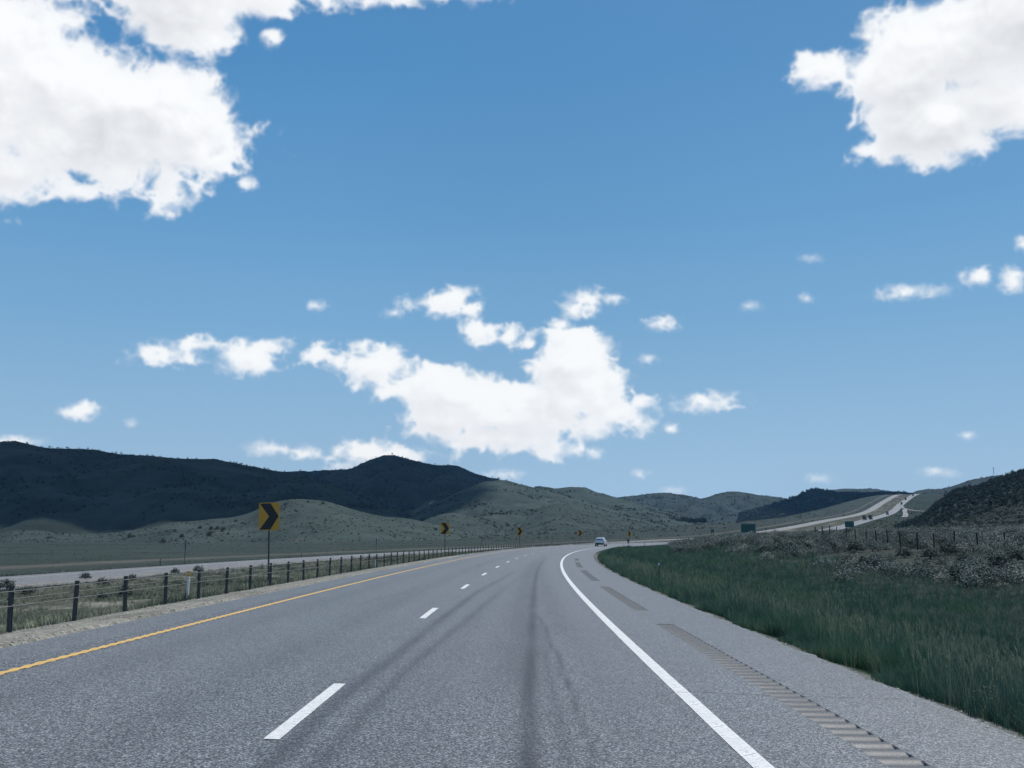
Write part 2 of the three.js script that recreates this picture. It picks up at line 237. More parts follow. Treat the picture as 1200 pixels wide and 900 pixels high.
// ------------------------------------------------------------------ ground
{
  const ss = []; for (let s = -150; s < S1;) { ss.push(s); s += s < -10 ? 10 : s < 40 ? 0.6 : s < 110 ? 1.2 : s < 240 ? 3 : s < 620 ? 7 : 22; } ss.push(S1);
  const us = [-3600, -2900, -2300, -1800, -1400, -1100, -900, -720, -580, -470, -380, -310, -260, -220, -190, -165, -145, -128, -114, -102, -92, -84, -77, -71, -66, -63.5, -62, -60, -58, -56.5, -54, -51, -48.5, -46, -44.5, -43.7, -43.2, -37, -32, -31.4];
  for (let u = -30.5; u < -9.5; u += 0.75) us.push(u);
  us.push(-9.2, -8.8, -8.4, -8, -7.6, -7.2, -6.95, -6.8, -6.6, -5, -3, 0, 2, 4.1, 4.3, 4.45, 4.6, 4.75, 4.9, 5.05, 5.2, 5.35);
  for (let u = 5.5; u < 44; u += u < 14 ? 0.45 : 1.1) us.push(u);
  us.push(46, 49, 53, 58, 64, 71, 80, 90, 102, 116, 132, 150, 170, 195, 225, 260, 300, 350, 420);
  const C = { gravel: [.30, .29, .25], median: [.092, .097, .078], bare: [.27, .26, .225], dirt: [.12, .12, .105], plain: [.050, .067, .061], green: [.026, .044, .030], dry: [.066, .076, .066], sage: [.052, .064, .058] };
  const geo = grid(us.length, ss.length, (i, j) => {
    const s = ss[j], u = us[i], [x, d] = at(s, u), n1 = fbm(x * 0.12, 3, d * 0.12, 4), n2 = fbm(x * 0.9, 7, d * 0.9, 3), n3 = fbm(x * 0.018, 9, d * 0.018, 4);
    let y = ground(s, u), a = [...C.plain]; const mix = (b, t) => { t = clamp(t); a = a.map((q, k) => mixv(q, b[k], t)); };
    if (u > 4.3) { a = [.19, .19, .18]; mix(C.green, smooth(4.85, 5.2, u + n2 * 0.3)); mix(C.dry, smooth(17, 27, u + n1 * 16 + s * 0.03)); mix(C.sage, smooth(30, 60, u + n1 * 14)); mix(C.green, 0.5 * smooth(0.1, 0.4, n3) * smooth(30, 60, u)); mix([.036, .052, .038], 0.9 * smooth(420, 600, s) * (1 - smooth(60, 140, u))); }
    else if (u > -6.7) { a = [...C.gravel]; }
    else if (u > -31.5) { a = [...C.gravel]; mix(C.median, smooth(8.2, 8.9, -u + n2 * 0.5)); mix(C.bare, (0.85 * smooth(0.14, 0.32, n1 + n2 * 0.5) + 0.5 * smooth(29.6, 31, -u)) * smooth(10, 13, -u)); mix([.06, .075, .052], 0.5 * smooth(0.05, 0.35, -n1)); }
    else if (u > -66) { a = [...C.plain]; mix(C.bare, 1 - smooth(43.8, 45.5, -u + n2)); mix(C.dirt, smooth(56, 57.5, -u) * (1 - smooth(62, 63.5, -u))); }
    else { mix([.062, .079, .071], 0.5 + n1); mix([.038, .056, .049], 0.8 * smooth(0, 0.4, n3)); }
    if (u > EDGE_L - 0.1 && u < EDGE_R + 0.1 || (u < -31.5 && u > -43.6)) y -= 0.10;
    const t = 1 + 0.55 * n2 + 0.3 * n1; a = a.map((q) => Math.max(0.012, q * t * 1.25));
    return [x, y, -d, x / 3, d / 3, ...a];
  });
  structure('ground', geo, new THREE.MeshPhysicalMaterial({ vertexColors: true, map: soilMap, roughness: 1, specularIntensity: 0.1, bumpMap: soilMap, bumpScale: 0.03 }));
}

// ------------------------------------------------------------------ the highway with its painted lines
const asphalt = new THREE.MeshStandardMaterial({ color: rgb(.385, .40, .42), vertexColors: true, map: asphaltMap, bumpMap: asphaltBump, bumpScale: 0.003, roughness: 0.5 });
const milledAsphalt = new THREE.MeshStandardMaterial({ color: rgb(.29, .31, .345), vertexColors: true, map: asphaltMap, roughness: 0.55 });
const whitePaint = std(.72, .72, .71, 0.7, 0, { map: paintMap }), yellowPaint = std(.72, .45, .12, 0.6, 0, { map: paintMap });
const RUM_R = [2.76, 3.11], RUM_L = [-5.86, -5.36], LINE_Y = [-5.56, -5.43];
const skids = [   // tyre and sealer marks on the lane: [points (s, u), half width, strength, streaks]
  [[[3, .06], [6, .08], [10, .13], [16, .24], [25, .34], [40, .45], [70, .45], [110, .2]], .10, .66, .35], [[[3, .50], [5.5, .54], [7, .52], [8.5, .62], [9.6, .56], [11, .63], [12.5, .55], [14.5, .60], [16.5, .50], [19, .52], [22, .42]], .038, .58, 0],
  [[[3, .36], [9, .40], [16, .42], [24, .44]], .075, .5, 1.2], [[[4, -1.60], [7, -1.66], [10, -1.70], [14, -1.60], [20, -1.5], [31, -1.28], [45, -.8], [70, -.1]], .115, .50, .5], [[[4, -1.30], [8, -1.34], [13, -1.28], [20, -1.0], [32, -.6], [55, .1]], .10, .42, .6],
  [[[12, 0], [30, .15], [60, .1], [120, -.2]], .40, .30, .3], [[[18, .75], [40, .75], [80, .4], [140, 0]], .25, .2, .3], [[[5, -3.0], [60, -3.0], [160, -3]], .36, .15, .5], [[[5, -4.6], [60, -4.6], [160, -4.5]], .36, .15, .5], [[[5, 1.0], [60, 1.0]], .3, .10, .5], [[[2, -.85], [60, -.8]], .3, .10, .5],
  [[[58, -2.9], [63, -3.2], [67, -2.85]], .07, .4, 0], [[[26, -3.6], [30, -3.2], [33, -3.4]], .05, .3, 0], [[[-5, 4.3], [200, 4.3]], .10, .3, .8]];
skids.forEach((k) => { k.f = lin(k[0]); k.a = k[0][0][0]; k.b = k[0][k[0].length - 1][0]; });
function roadTone(s, u) {
  let t = 1 + 0.10 * fbm(u * 0.35, 2, s * 0.09, 3) + 0.09 * fbm(u * 1.4, 3, s * 0.5, 3);
  if (u > 1.95) t *= 1.04; if (u < -5.6) t *= 0.96;
  for (const k of skids) { if (s < k.a - 2 || s > k.b) continue; const w = k[1] * (1 + 0.25 * noise3(s * 0.7, k[1] * 90, 1)), q = (u - k.f(s)) / w; if (Math.abs(q) > 2.2) continue; const streak = 1 - k[3] * (0.5 + 0.5 * noise3(u * 22, 5, s * 0.25)), fade = smooth(k.b, k.a + (k.b - k.a) * 0.35, s) * smooth(k.a - 2, k.a + 1, s); t *= 1 - Math.min(0.93, 1.45 * k[2]) * Math.exp(-q * q * 1.3) * clamp(streak + 0.2) * (k[3] ? fade : 1) * (0.8 + 0.3 * noise3(s * 0.4, 8, u * 3)); }
  return t;
}
function strip(s0, s1, step, us, dy, tone, tile = 5, lift = (s, u) => roadY(s) - bank(s) * u) {
  const ss = []; for (let s = s0; s < s1 - 1e-6;) { ss.push(s); s += typeof step === 'function' ? step(s) : step; } ss.push(s1);
  return grid(us.length, ss.length, (i, j) => { const s = ss[j], u = typeof us[i] === 'function' ? us[i](s) : us[i], [x, d] = at(s, u), t = tone ? tone(s, u) : 1, c = Array.isArray(t) ? t : [t, t, t]; return [x, lift(s, u) + dy, -d, u / tile, s / tile, ...c]; });
}
const range = (a, b, st) => { const n = Math.max(1, Math.round((b - a) / st)); return Array.from({ length: n + 1 }, (_, i) => a + (b - a) * i / n); };
const farStep = (s) => s < 34 ? 0.3 : s < 90 ? 0.8 : s < 220 ? 2.5 : s < 620 ? 5 : 14;
const wobbleR = (s) => EDGE_R + 0.10 * noise3(s * 0.8, 31, 2) + 0.07 * noise3(s * 2.7, 31, 7), wobbleL = (s) => EDGE_L + 0.15 + 0.05 * noise3(s * 0.9, 41, 2) + 0.03 * noise3(s * 3.1, 41, 7);
const highway = structure('highway', mergeGeometries([
  strip(-8, 90, farStep, [wobbleL, -6.3, ...range(-6.1, RUM_L[0], 0.12)], 0, roadTone), strip(-8, 90, farStep, range(RUM_L[1], RUM_R[0], 0.062), 0, roadTone), strip(-8, 90, farStep, [...range(RUM_R[1], 4.2, 0.12), wobbleR], 0, roadTone),
  strip(90, S1, farStep, [wobbleL, ...range(-6.3, 4.2, 0.45), wobbleR], 0, roadTone)]), asphalt);
{
  const groove = (s) => { const q = ((s / 0.305) % 1 + 1) % 1; return q < 0.6 ? -0.026 * (1 - (q / 0.3 - 1) ** 2) : 0; };
  const cut = (s0, s1, a, b, on, tone, deep = 1, tile = 5) => { const us = on ? [a, a + 0.012, mixv(a, b, 0.5), b - 0.012, b] : [a, mixv(a, b, 0.5), b]; return strip(s0, s1, on ? 0.305 / 10 : 0.5, us, 0, tone, tile, (s, u) => roadY(s) - bank(s) * u + (on && u > a + 0.005 && u < b - 0.005 ? deep * groove(s) * (1 + 0.25 * noise3(Math.floor(s / 0.305) * 3.7, 2, 8)) : 0)); };
  const segs = [[3.0, 20.8], [24.8, 37.4], [42.5, 57], [62.5, 76], [81, 89]], milled = (s, u) => 0.56 * (1 + 0.2 * fbm(u * 3, 4, s * 2, 2)); let last = -8;
  for (const [a, b] of segs) { part('shoulder_paving', cut(last, a, RUM_R[0], RUM_R[1], false, roadTone), asphalt, highway); part('rumble_strip', cut(a, b, RUM_R[0], RUM_R[1], true, milled, 1, 2.4), milledAsphalt, highway); last = b; }
  part('shoulder_paving', cut(last, 90, RUM_R[0], RUM_R[1], false, roadTone), asphalt, highway);
  part('shoulder_paving', cut(-8, 6, RUM_L[0], RUM_L[1], false, roadTone), asphalt, highway);
  part('rumble_strip', cut(6, 60, RUM_L[0], RUM_L[1], true, (s, u) => 0.9 * roadTone(s, u), 0.3), asphalt, highway);
  part('shoulder_paving', cut(60, 90, RUM_L[0], RUM_L[1], false, roadTone), asphalt, highway);
  const edge = (c, h, k) => [(s) => c - h + 0.006 * noise3(s * 5, k, 1), (s) => c + h + 0.006 * noise3(s * 5, k, 9)];
  part('edge_line', strip(-8, S1, farStep, edge(1.80, 0.08, 3), 0.004, null, 1.2), whitePaint, highway);
  part('yellow_line', mergeGeometries([strip(-8, 6, 0.5, edge(-5.495, 0.054, 5), 0.004, null, 1.2), strip(6, 60, 0.0305, edge(-5.495, 0.054, 5), 0.004, null, 1.2, (s, u) => roadY(s) - bank(s) * u + 0.3 * groove(s) * (1 + 0.25 * noise3(Math.floor(s / 0.305) * 3.7, 2, 8))), strip(60, S1, farStep, edge(-5.495, 0.054, 5), 0.004, null, 1.2)]), yellowPaint, highway);
  for (let k = 0; k < 26; k++) { const s = 8.12 + k * 12.19; part('lane_dash', strip(s, s + 3.05, 0.4, edge(-1.865, 0.062, 8 + k), 0.004, null, 1.2), whitePaint, highway); }
  const crackMat = std(.03, .03, .032, 0.7);
  for (const [s0, u0, u1, w] of [[11.35, 1.75, 4.2, .014], [9.75, 2.05, 2.5, .006], [27.2, 2.0, 4.2, .014], [17.3, 3.3, 4.2, .009]]) {
    const n = 40; part('sealed_crack', grid(2, n, (i, j) => { const u = mixv(u0, u1, j / (n - 1)), s = s0 + 0.05 * noise3(u * 2.3, s0, 1) + 0.02 * noise3(u * 9, s0, 4) + (i - 0.5) * w * (1 + 0.6 * noise3(u * 6, 3, s0)), [x, d] = at(s, u); return [x, roadY(s) - bank(s) * u + (u > 2.7 && u < 3.15 ? 0.003 : 0.005), -d, u, s]; }), crackMat, highway);
  }
}
// the other carriageway, beyond the median
{
  const paleAsphalt = new THREE.MeshStandardMaterial({ color: rgb(.50, .50, .51), vertexColors: true, map: asphaltMap, roughness: 0.7 });
  const other = structure('highway', strip(-60, S1, (s) => s < 120 ? 1.5 : s < 600 ? 5 : 14, [-43.4, -42.5, -40.8, -39, -37, -35, -33.5, -32.6, -31.8], 0, (s, u) => 1 + 0.16 * fbm(u * 0.5, 5, s * 0.05, 3) + (u > -33 || u < -42 ? -0.08 : 0), 5, (s) => leftY(s) + 0.01), paleAsphalt);
  const lift = (s) => leftY(s) + 0.015;
  part('edge_line', strip(-60, S1, (s) => s < 600 ? 3 : 14, [-41.2, -41.05], 0.004, null, 1.2, lift), whitePaint, other);
  part('yellow_line', strip(-60, S1, (s) => s < 600 ? 3 : 14, [-33.75, -33.6], 0.004, null, 1.2, lift), yellowPaint, other);
  for (let k = 0; k < 24; k++) part('lane_dash', strip(20 + k * 12.19, 23.05 + k * 12.19, 1, [-37.45, -37.33], 0.004, null, 1.2, lift), whitePaint, other);
  // slip road leaving on the far rise
  const slip = table([[1480, 78], [1560, 50], [1650, 26], [1740, 10], [1820, 3]]);
  structure('slip_road', strip(1480, 1820, 12, [(s) => slip(s) - 2.8, (s) => slip(s) + 2.8], 0.35, null, 5, (s, u) => ground(s, u)), paleAsphalt);
  structure('slip_road', strip(1180, 1700, 14, [(s) => 9 + 10 * smooth(1700, 1180, s), (s) => 15 + 10 * smooth(1700, 1180, s)], 0.5, null, 5, (s, u) => ground(s, u)), paleAsphalt);
}

// ------------------------------------------------------------------ hills
// each range: ridge line measured as [pixel column, pixel row] in the photograph at a distance D ahead, falling to its foot over W metres
const OLIVE = [.050, .072, .066], PALE = [.070, .093, .084], DARK = [.022, .032, .027], ROCK = [.085, .092, .084];
const hillMat = new THREE.MeshPhysicalMaterial({ vertexColors: true, map: soilMap, roughness: 1, specularIntensity: 0.1 });
function hillRange(name, o) {
  const prof = table(o.pts), p0 = o.pts[0][0], p1 = o.pts[o.pts.length - 1][0], { D, W, seed } = o, k = 1 / 1176;
  const height = (px, t) => {
    const d = D * (1 + 0.05 * noise3(px * 0.012, seed, 3)) - W * (1 - t), [, rise] = ray(600, prof(px)), top = CAM_H + rise * D * (1 + 0.05 * noise3(px * 0.012, seed, 3)), x = (px - 600) * k * d, base = landYcoarse(x, d) - 6;
    const up = t <= 1 ? Math.pow(clamp(t), o.curve ?? 1.35) : 1 - 1.6 * (t - 1) - 3 * (t - 1) * (t - 1);
    const g = o.gully ?? 1, spur = fbm(x * 0.011 / g, seed, d * 0.004 / g, 4), fine = fbm(x * 0.05, seed + 3, d * 0.05, 3), q = Math.sin(Math.PI * clamp(t * 0.97)) ;
    return [x, base + (top - base) * up + (q * 0.42 * spur * (top - base) * (o.relief ?? 1) * (t < 1 ? 1 : 0.4)) + fine * 0.012 * D * 0.12 * clamp(2 * t), d, spur, fine];
  };
  const nu = Math.round((p1 - p0) / (o.du ?? 1.6)) + 1, nv = o.rows ?? 70;
  const geo = grid(nu, nv, (i, j) => {
    const px = mixv(p0, p1, i / (nu - 1)), t = 1.22 * Math.pow(j / (nv - 1), 0.85), [x, y, d, spur, fine] = height(px, t);
    const n = fbm(x * 0.008, seed + 5, d * 0.008, 4), m = fbm(x * 0.03, seed + 9, d * 0.03, 3); let a = o.a.map((q, c) => mixv(q, o.b[c], clamp(0.5 + 1.4 * n + 0.6 * m)));
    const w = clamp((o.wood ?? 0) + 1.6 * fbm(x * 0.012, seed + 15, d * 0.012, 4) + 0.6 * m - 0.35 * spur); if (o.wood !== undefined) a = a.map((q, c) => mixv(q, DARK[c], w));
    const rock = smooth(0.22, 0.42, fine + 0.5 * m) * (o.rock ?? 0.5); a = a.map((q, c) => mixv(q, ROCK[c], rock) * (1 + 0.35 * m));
    return [x, y, -d, x / 14, d / 14, ...a.map((q) => q * 1.3)];
  });
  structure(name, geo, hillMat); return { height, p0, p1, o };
}
const coarse = new Map();
function landYcoarse(x, d) { const i = Math.round(x / 60), j = Math.round(d / 60), key = i * 100003 + j; let v = coarse.get(key); if (v === undefined) { v = landY(i * 60, Math.min(j * 60, 2600)); coarse.set(key, v); } return v; }
const R = {};
R.foot = hillRange('foothills', { D: 640, W: 330, seed: 2, a: OLIVE, b: PALE, rock: 0.7, relief: .45, curve: 1.7, gully: .5, rows: 90, pts: [[-420, 640], [-250, 634], [-100, 631], [0, 629], [30, 621], [56, 621], [82, 624.5], [113, 626], [152, 623], [184, 618], [206, 612.5], [237, 610], [275, 606], [300, 600], [325, 588], [355, 584.5], [375, 585], [400, 591], [425, 599], [450, 604.5], [482, 608], [520, 616], [560, 628], [600, 640]] });
R.knoll = hillRange('foothills', { D: 900, W: 260, seed: 12, a: OLIVE, b: PALE, rock: .6, relief: .4, curve: 1.5, gully: .6, pts: [[440, 640], [460, 628], [480, 620], [500, 609], [517, 603], [533, 600.5], [549, 605], [570, 614], [592, 621], [620, 630], [650, 640]] });
R.spur = hillRange('foothills', { D: 1250, W: 480, seed: 22, a: OLIVE, b: PALE, relief: .6, curve: 1.5, pts: [[550, 640], [580, 622], [600, 609], [620, 600], [640, 592], [660, 588.5], [680, 591], [700, 600], [730, 612], [760, 624], [790, 640]] });
R.slope = hillRange('hills', { D: 1650, W: 800, seed: 32, a: OLIVE, b: PALE, wood: -.25, relief: .7, pts: [[400, 640], [440, 622], [480, 604], [520, 584], [560, 567], [584, 562.5], [600, 564.5], [620, 569.5], [660, 580], [700, 592], [740, 604], [790, 622], [830, 640]] });
R.mid = hillRange('hills', { D: 2050, W: 800, seed: 42, a: OLIVE, b: PALE, wood: -.15, relief: .6, pts: [[560, 610], [600, 582], [632, 569.5], [650, 572], [667, 570.5], [683, 570.5], [696, 575.5], [720, 582.5], [750, 591], [790, 602], [850, 622]] });
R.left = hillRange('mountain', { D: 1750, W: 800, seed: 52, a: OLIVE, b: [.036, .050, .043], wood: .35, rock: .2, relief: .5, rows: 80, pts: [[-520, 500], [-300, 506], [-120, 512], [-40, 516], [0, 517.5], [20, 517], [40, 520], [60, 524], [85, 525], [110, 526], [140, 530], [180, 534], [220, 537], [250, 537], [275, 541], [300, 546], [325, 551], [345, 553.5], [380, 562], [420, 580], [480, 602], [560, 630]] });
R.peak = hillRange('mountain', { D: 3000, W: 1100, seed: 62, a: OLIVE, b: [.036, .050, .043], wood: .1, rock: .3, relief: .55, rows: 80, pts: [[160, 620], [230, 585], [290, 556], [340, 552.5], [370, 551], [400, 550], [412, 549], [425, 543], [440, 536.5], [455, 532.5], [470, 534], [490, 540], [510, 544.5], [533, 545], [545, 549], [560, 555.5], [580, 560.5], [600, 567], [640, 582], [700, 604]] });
R.far = hillRange('hills', { D: 3700, W: 1100, seed: 72, a: OLIVE, b: [.048, .056, .050], wood: -.05, relief: .6, pts: [[620, 600], [660, 590], [700, 584.5], [740, 580.5], [760, 578], [780, 577.5], [800, 580], [820, 584], [835, 578.5], [850, 575.5], [865, 576.5], [885, 580], [915, 584], [950, 592], [1000, 606]] });
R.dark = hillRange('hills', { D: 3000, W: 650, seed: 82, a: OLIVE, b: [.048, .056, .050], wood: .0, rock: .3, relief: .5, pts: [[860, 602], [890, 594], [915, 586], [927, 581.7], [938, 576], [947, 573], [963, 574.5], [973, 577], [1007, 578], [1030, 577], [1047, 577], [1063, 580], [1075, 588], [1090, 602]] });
R.back = hillRange('hills', { D: 4800, W: 1200, seed: 92, a: OLIVE, b: [.048, .056, .050], pts: [[900, 600], [940, 580], [973, 573.3], [1007, 572], [1040, 575.5], [1070, 580], [1100, 590], [1150, 600]] });
R.east = hillRange('hills', { D: 3500, W: 800, seed: 102, a: OLIVE, b: [.048, .056, .050], wood: .0, pts: [[1000, 606], [1040, 588], [1061, 577], [1080, 573], [1097, 572], [1115, 567], [1133, 561], [1151, 558], [1160, 557], [1200, 556], [1300, 560], [1400, 575]] });
R.right = hillRange('hills', { D: 760, W: 380, seed: 112, a: OLIVE, b: [.036, .050, .043], wood: .3, relief: .35, curve: 1.2, gully: .5, rows: 90, du: 1.2, pts: [[1040, 618], [1070, 606], [1085, 594], [1092, 587.5], [1100, 582], [1107, 577], [1120, 572.5], [1133, 571], [1147, 567], [1153, 563], [1168, 558], [1187, 552.5], [1200, 549], [1300, 527], [1450, 500], [1650, 490]] });

// ------------------------------------------------------------------ vegetation
function blade(h, w, lean, turn, x, z, tip = 0.02) {      // one bent blade of grass
  const p = [], n = 3, c = Math.cos(turn), s = Math.sin(turn), idx = [], nor = [];
  for (let i = 0; i <= n; i++) { const t = i / n, ww = w * (1 - t * 0.9) * 0.5 + (i === n ? 0 : 0), off = lean * t * t, y = h * t * (1 - 0.25 * lean / h * t); for (const q of [-1, 1]) { p.push(x + c * off - s * ww * q, y, z + s * off + c * ww * q); nor.push(c * 0.5, 0.8, s * 0.5); } }
  for (let i = 0; i < n; i++) { const a = i * 2; idx.push(a, a + 1, a + 3, a, a + 3, a + 2); }
  const g = new THREE.BufferGeometry(); g.setAttribute('position', new THREE.Float32BufferAttribute(p, 3)); g.setAttribute('normal', new THREE.Float32BufferAttribute(nor, 3)); g.setIndex(idx); return g;
}
function tuft(n, h, w, spread, lean, seed) { const r = rng(seed), l = []; for (let i = 0; i < n; i++) { const a = r() * 6.283, q = spread * Math.sqrt(r()); l.push(blade(h * (0.45 + 0.6 * r()), w * (0.7 + 0.6 * r()), lean * (0.3 + r()), a + (r() - 0.5) * 1.5, Math.cos(a) * q, Math.sin(a) * q)); } const g = mergeGeometries(l); g.computeVertexNormals(); return g; }
function bush(n, leaf, seed, flat = 0.75, stems = 6) {       // leafy sprays over and through a lumpy dome, on a few stems
  const r = rng(seed), p = [];
  for (let i = 0; i < n; i++) {
    const z = -0.12 + 1.12 * r(), a = r() * 6.283, q = Math.sqrt(Math.max(0, 1 - z * z)), dx = q * Math.cos(a), dz = q * Math.sin(a), R0 = 0.5 * (0.80 + 0.55 * noise3(dx * 2.1 + seed, z * 2.1, dz * 2.1) + 0.35 * noise3(dx * 5, z * 5 + seed, dz * 5)) * Math.pow(0.35 + 0.65 * r(), 0.45);
    const c = [dx * R0, Math.max(0.02, (0.12 + z * R0) * flat * 1.35), dz * R0], b = r() * 6.283, e = (r() - 0.15) * 1.3, s = leaf * (0.6 + 0.8 * r()), d1 = [Math.cos(b) * Math.cos(e) * s, Math.sin(e) * s, Math.sin(b) * Math.cos(e) * s], b2 = b + 1.3 + r(), d2 = [Math.cos(b2) * s * 0.7, (r() - 0.3) * s, Math.sin(b2) * s * 0.7];
    p.push(c[0] - d1[0], c[1] - d1[1] * 0.5, c[2] - d1[2], c[0] + d2[0], c[1] + d2[1], c[2] + d2[2], c[0] + d1[0], c[1] + d1[1], c[2] + d1[2]);
  }
  for (let i = 0; i < stems; i++) { const a = r() * 6.283, q = 0.4 * r(), h = 0.45 * flat + 0.15 * r(); for (const t of [0, 1.57]) { const cx = Math.cos(t + a) * 0.015, cz = Math.sin(t + a) * 0.015; p.push(-cx, -0.05, -cz, cx, -0.05, cz, Math.cos(a) * q, h, Math.sin(a) * q); } }
  const g = new THREE.BufferGeometry(); g.setAttribute('position', new THREE.Float32BufferAttribute(p, 3)); g.computeVertexNormals(); return g;
}
const leafy = (r, g, b, tr = 0.3) => new THREE.MeshPhysicalMaterial({ color: rgb(r, g, b), roughness: 0.8, specularIntensity: 0.5, transmission: tr, thickness: 0, side: THREE.DoubleSide });
const plainLeaf = (r, g, b) => new THREE.MeshPhysicalMaterial({ color: rgb(r, g, b), roughness: 0.95, specularIntensity: 0.2, side: THREE.DoubleSide });
function scatter(name, geo, mat, list, label, category, tint) {     // list of [Vector3, scale, height factor]
  const im = new THREE.InstancedMesh(geo, mat, list.length), m = new THREE.Matrix4(), q = new THREE.Quaternion(), e = new THREE.Euler(), c = new THREE.Color(), r = rng(list.length + name.length * 31);
  list.forEach(([p, s, k], i) => { e.set((r() - 0.5) * 0.2, r() * 6.283, (r() - 0.5) * 0.2); q.setFromEuler(e); m.compose(p, q, new THREE.Vector3(s, s * k, s)); im.setMatrixAt(i, m); const t = r(); c.setRGB(...tint(t, r(), p)); im.setColorAt(i, c); });
  return stuff(name, im, label, category);
}
const inView = (p, m = 0.62) => p.z < -2.5 && Math.abs(p.x) < -p.z * m + 4;
{
  const r = rng(101), green = leafy(1, 1, 1, 0.35), kinds = [[], [], []], dry = [], med = [], medGreen = [];
  for (let i = 0; i < 95000; i++) {       // tall green grass along the right verge
    const s = 3 + 190 * Math.pow(r(), 2.1), u = 4.75 + (r() < 0.25 ? 1.2 * r() : 21 * Math.pow(r(), 1.15)); const p = spot(s, u); if (!inView(p)) continue;
    const n = fbm(p.x * 0.25, 3, p.z * 0.25, 3), e = smooth(4.75, 5.6, u + 0.8 * noise3(s * 0.55, 61, 2) + 0.45 * noise3(s * 2.1, 61, 5)); if (e < 0.1 + 0.55 * r()) continue;
    if (u > 15 + 10 * n && r() < 0.75 * smooth(13, 24, u + 10 * n)) { dry.push([p, 0.6 + 0.5 * r(), 0.6 + 0.5 * r()]); continue; }
    const grow = (0.7 + 0.9 * n + 0.45 * r() * r() + 0.35 * noise3(p.x * 1.1, 3, p.z * 1.1)) * (0.55 + 0.45 * smooth(4.9, 6, u)), far = 1 + 0.7 * smooth(30, 120, s); kinds[Math.floor(r() * 3)].push([p, grow * far, mixv(1, 0.72, smooth(30, 120, s))]);
  }
  kinds.forEach((k, i) => scatter('verge_grass', tuft(15, [0.5, 0.42, 0.58][i], 0.010, [0.10, 0.13, 0.07][i], [0.16, 0.22, 0.14][i], 40 + i), green, k, ['tall green grass blades along the paved shoulder', 'tall green grass filling the roadside ditch', 'green grass with arching tips on the verge'][i], 'grass', (t, q, p) => { const n = clamp(0.5 + 1.6 * fbm(p.x * 0.2, 5, p.z * 0.2, 3)), m = 0.7 + 0.6 * t; return q > 0.93 ? [.20 * m, .22 * m, .16 * m] : q > 0.75 ? [.055 * m, .13 * m, .062 * m] : [mixv(.018, .044, n) * m, mixv(.072, .12, n) * m, mixv(.068, .062, n) * m]; }));
  const stems = []; for (let i = 0; i < 3000; i++) { const s = 6 + 80 * Math.pow(r(), 1.5), u = 5.0 + 9 * Math.pow(r(), 1.5), p = spot(s, u); if (!inView(p) || noise3(p.x * 0.5, 9, p.z * 0.5) < 0.05 + 0.3 * (r() - 0.5)) continue; stems.push([p, 0.8 + 0.5 * r(), 0.8 + 0.4 * r()]); }
  const seedHead = (() => { const q = rng(71), l = []; for (let i = 0; i < 5; i++) { const a = q() * 6.283, h = 0.55 + 0.3 * q(), g = blade(h, 0.005, 0.12 + 0.15 * q(), a, 0.05 * Math.cos(a), 0.05 * Math.sin(a)); l.push(g); for (let k = 0; k < 5; k++) l.push(blade(0.09, 0.010, 0.04, q() * 6.283, 0.05 * Math.cos(a) + Math.cos(a) * 0.13, 0.05 * Math.sin(a) + Math.sin(a) * 0.13).translate(0, h * 0.82 + 0.018 * k, 0)); } const g = mergeGeometries(l); g.computeVertexNormals(); return g; })();
  scatter('seed_grass', seedHead, green, stems, 'pale seed stalks standing above the green verge grass', 'grass', (t) => [.11 + .12 * t, .16 + .11 * t, .11 + .07 * t]);
  const weeds = []; for (let i = 0; i < 700; i++) { const s = 9 + 90 * Math.pow(r(), 1.3), u = 5.2 + 16 * Math.pow(r(), 1.4), p = spot(s, u); if (!inView(p) || noise3(p.x * 0.3, 19, p.z * 0.3) < 0.1) continue; weeds.push([p, 0.3 + 0.4 * r() * r(), 0.9 + 0.5 * r()]); }
  scatter('verge_weeds', bush(420, 0.04, 77, 0.8, 4), green, weeds, 'leafy weeds growing among the green verge grass', 'weeds', (t) => [.025 + .02 * t, .06 + .04 * t, .045 + .02 * t]);
  for (let i = 0; i < 70000; i++) { const s = 25 + 260 * Math.pow(r(), 1.5), u = 14 + 50 * Math.pow(r(), 1.2), p = spot(s, u); if (!inView(p)) continue; const n = fbm(p.x * 0.09, 13, p.z * 0.09, 3); if (n < -0.18 + 0.3 * r()) continue; dry.push([p, (0.7 + 0.6 * r()) * (1 + 0.8 * smooth(60, 200, s)), 0.7 + 0.4 * r()]); }
  scatter('dry_grass', tuft(14, 0.34, 0.010, 0.12, 0.2, 55), plainLeaf(1, 1, 1), dry, 'pale dry grass between the green verge and the wire fence', 'grass', (t) => [.14 + .10 * t, .155 + .10 * t, .125 + .07 * t]);
  for (let i = 0; i < 52000; i++) { const s = 6 + 260 * Math.pow(r(), 1.7), u = -8.7 - 23 * r(), p = spot(s, u); if (!inView(p)) continue; const n = fbm(p.x * 0.12, 3, p.z * 0.12, 4) + 0.5 * fbm(p.x * 0.9, 7, p.z * 0.9, 3); if (n > 0.13 && r() < 0.9) continue; (n < -0.08 + 0.15 * (r() - 0.5) ? medGreen : med).push([p, (0.55 + 0.6 * r()) * (1 + 0.7 * smooth(50, 200, s)), 0.55 + 0.45 * r()]); }
  scatter('median_grass', tuft(13, 0.36, 0.010, 0.13, 0.2, 56), plainLeaf(1, 1, 1), med, 'sparse straw coloured grass in the median', 'grass', (t) => [.16 + .14 * t, .17 + .13 * t, .125 + .08 * t]);
  scatter('median_grass', tuft(13, 0.42, 0.012, 0.13, 0.18, 57), plainLeaf(1, 1, 1), medGreen, 'patches of darker green weeds in the median', 'grass', (t) => [.06 + .055 * t, .085 + .055 * t, .062 + .04 * t]);
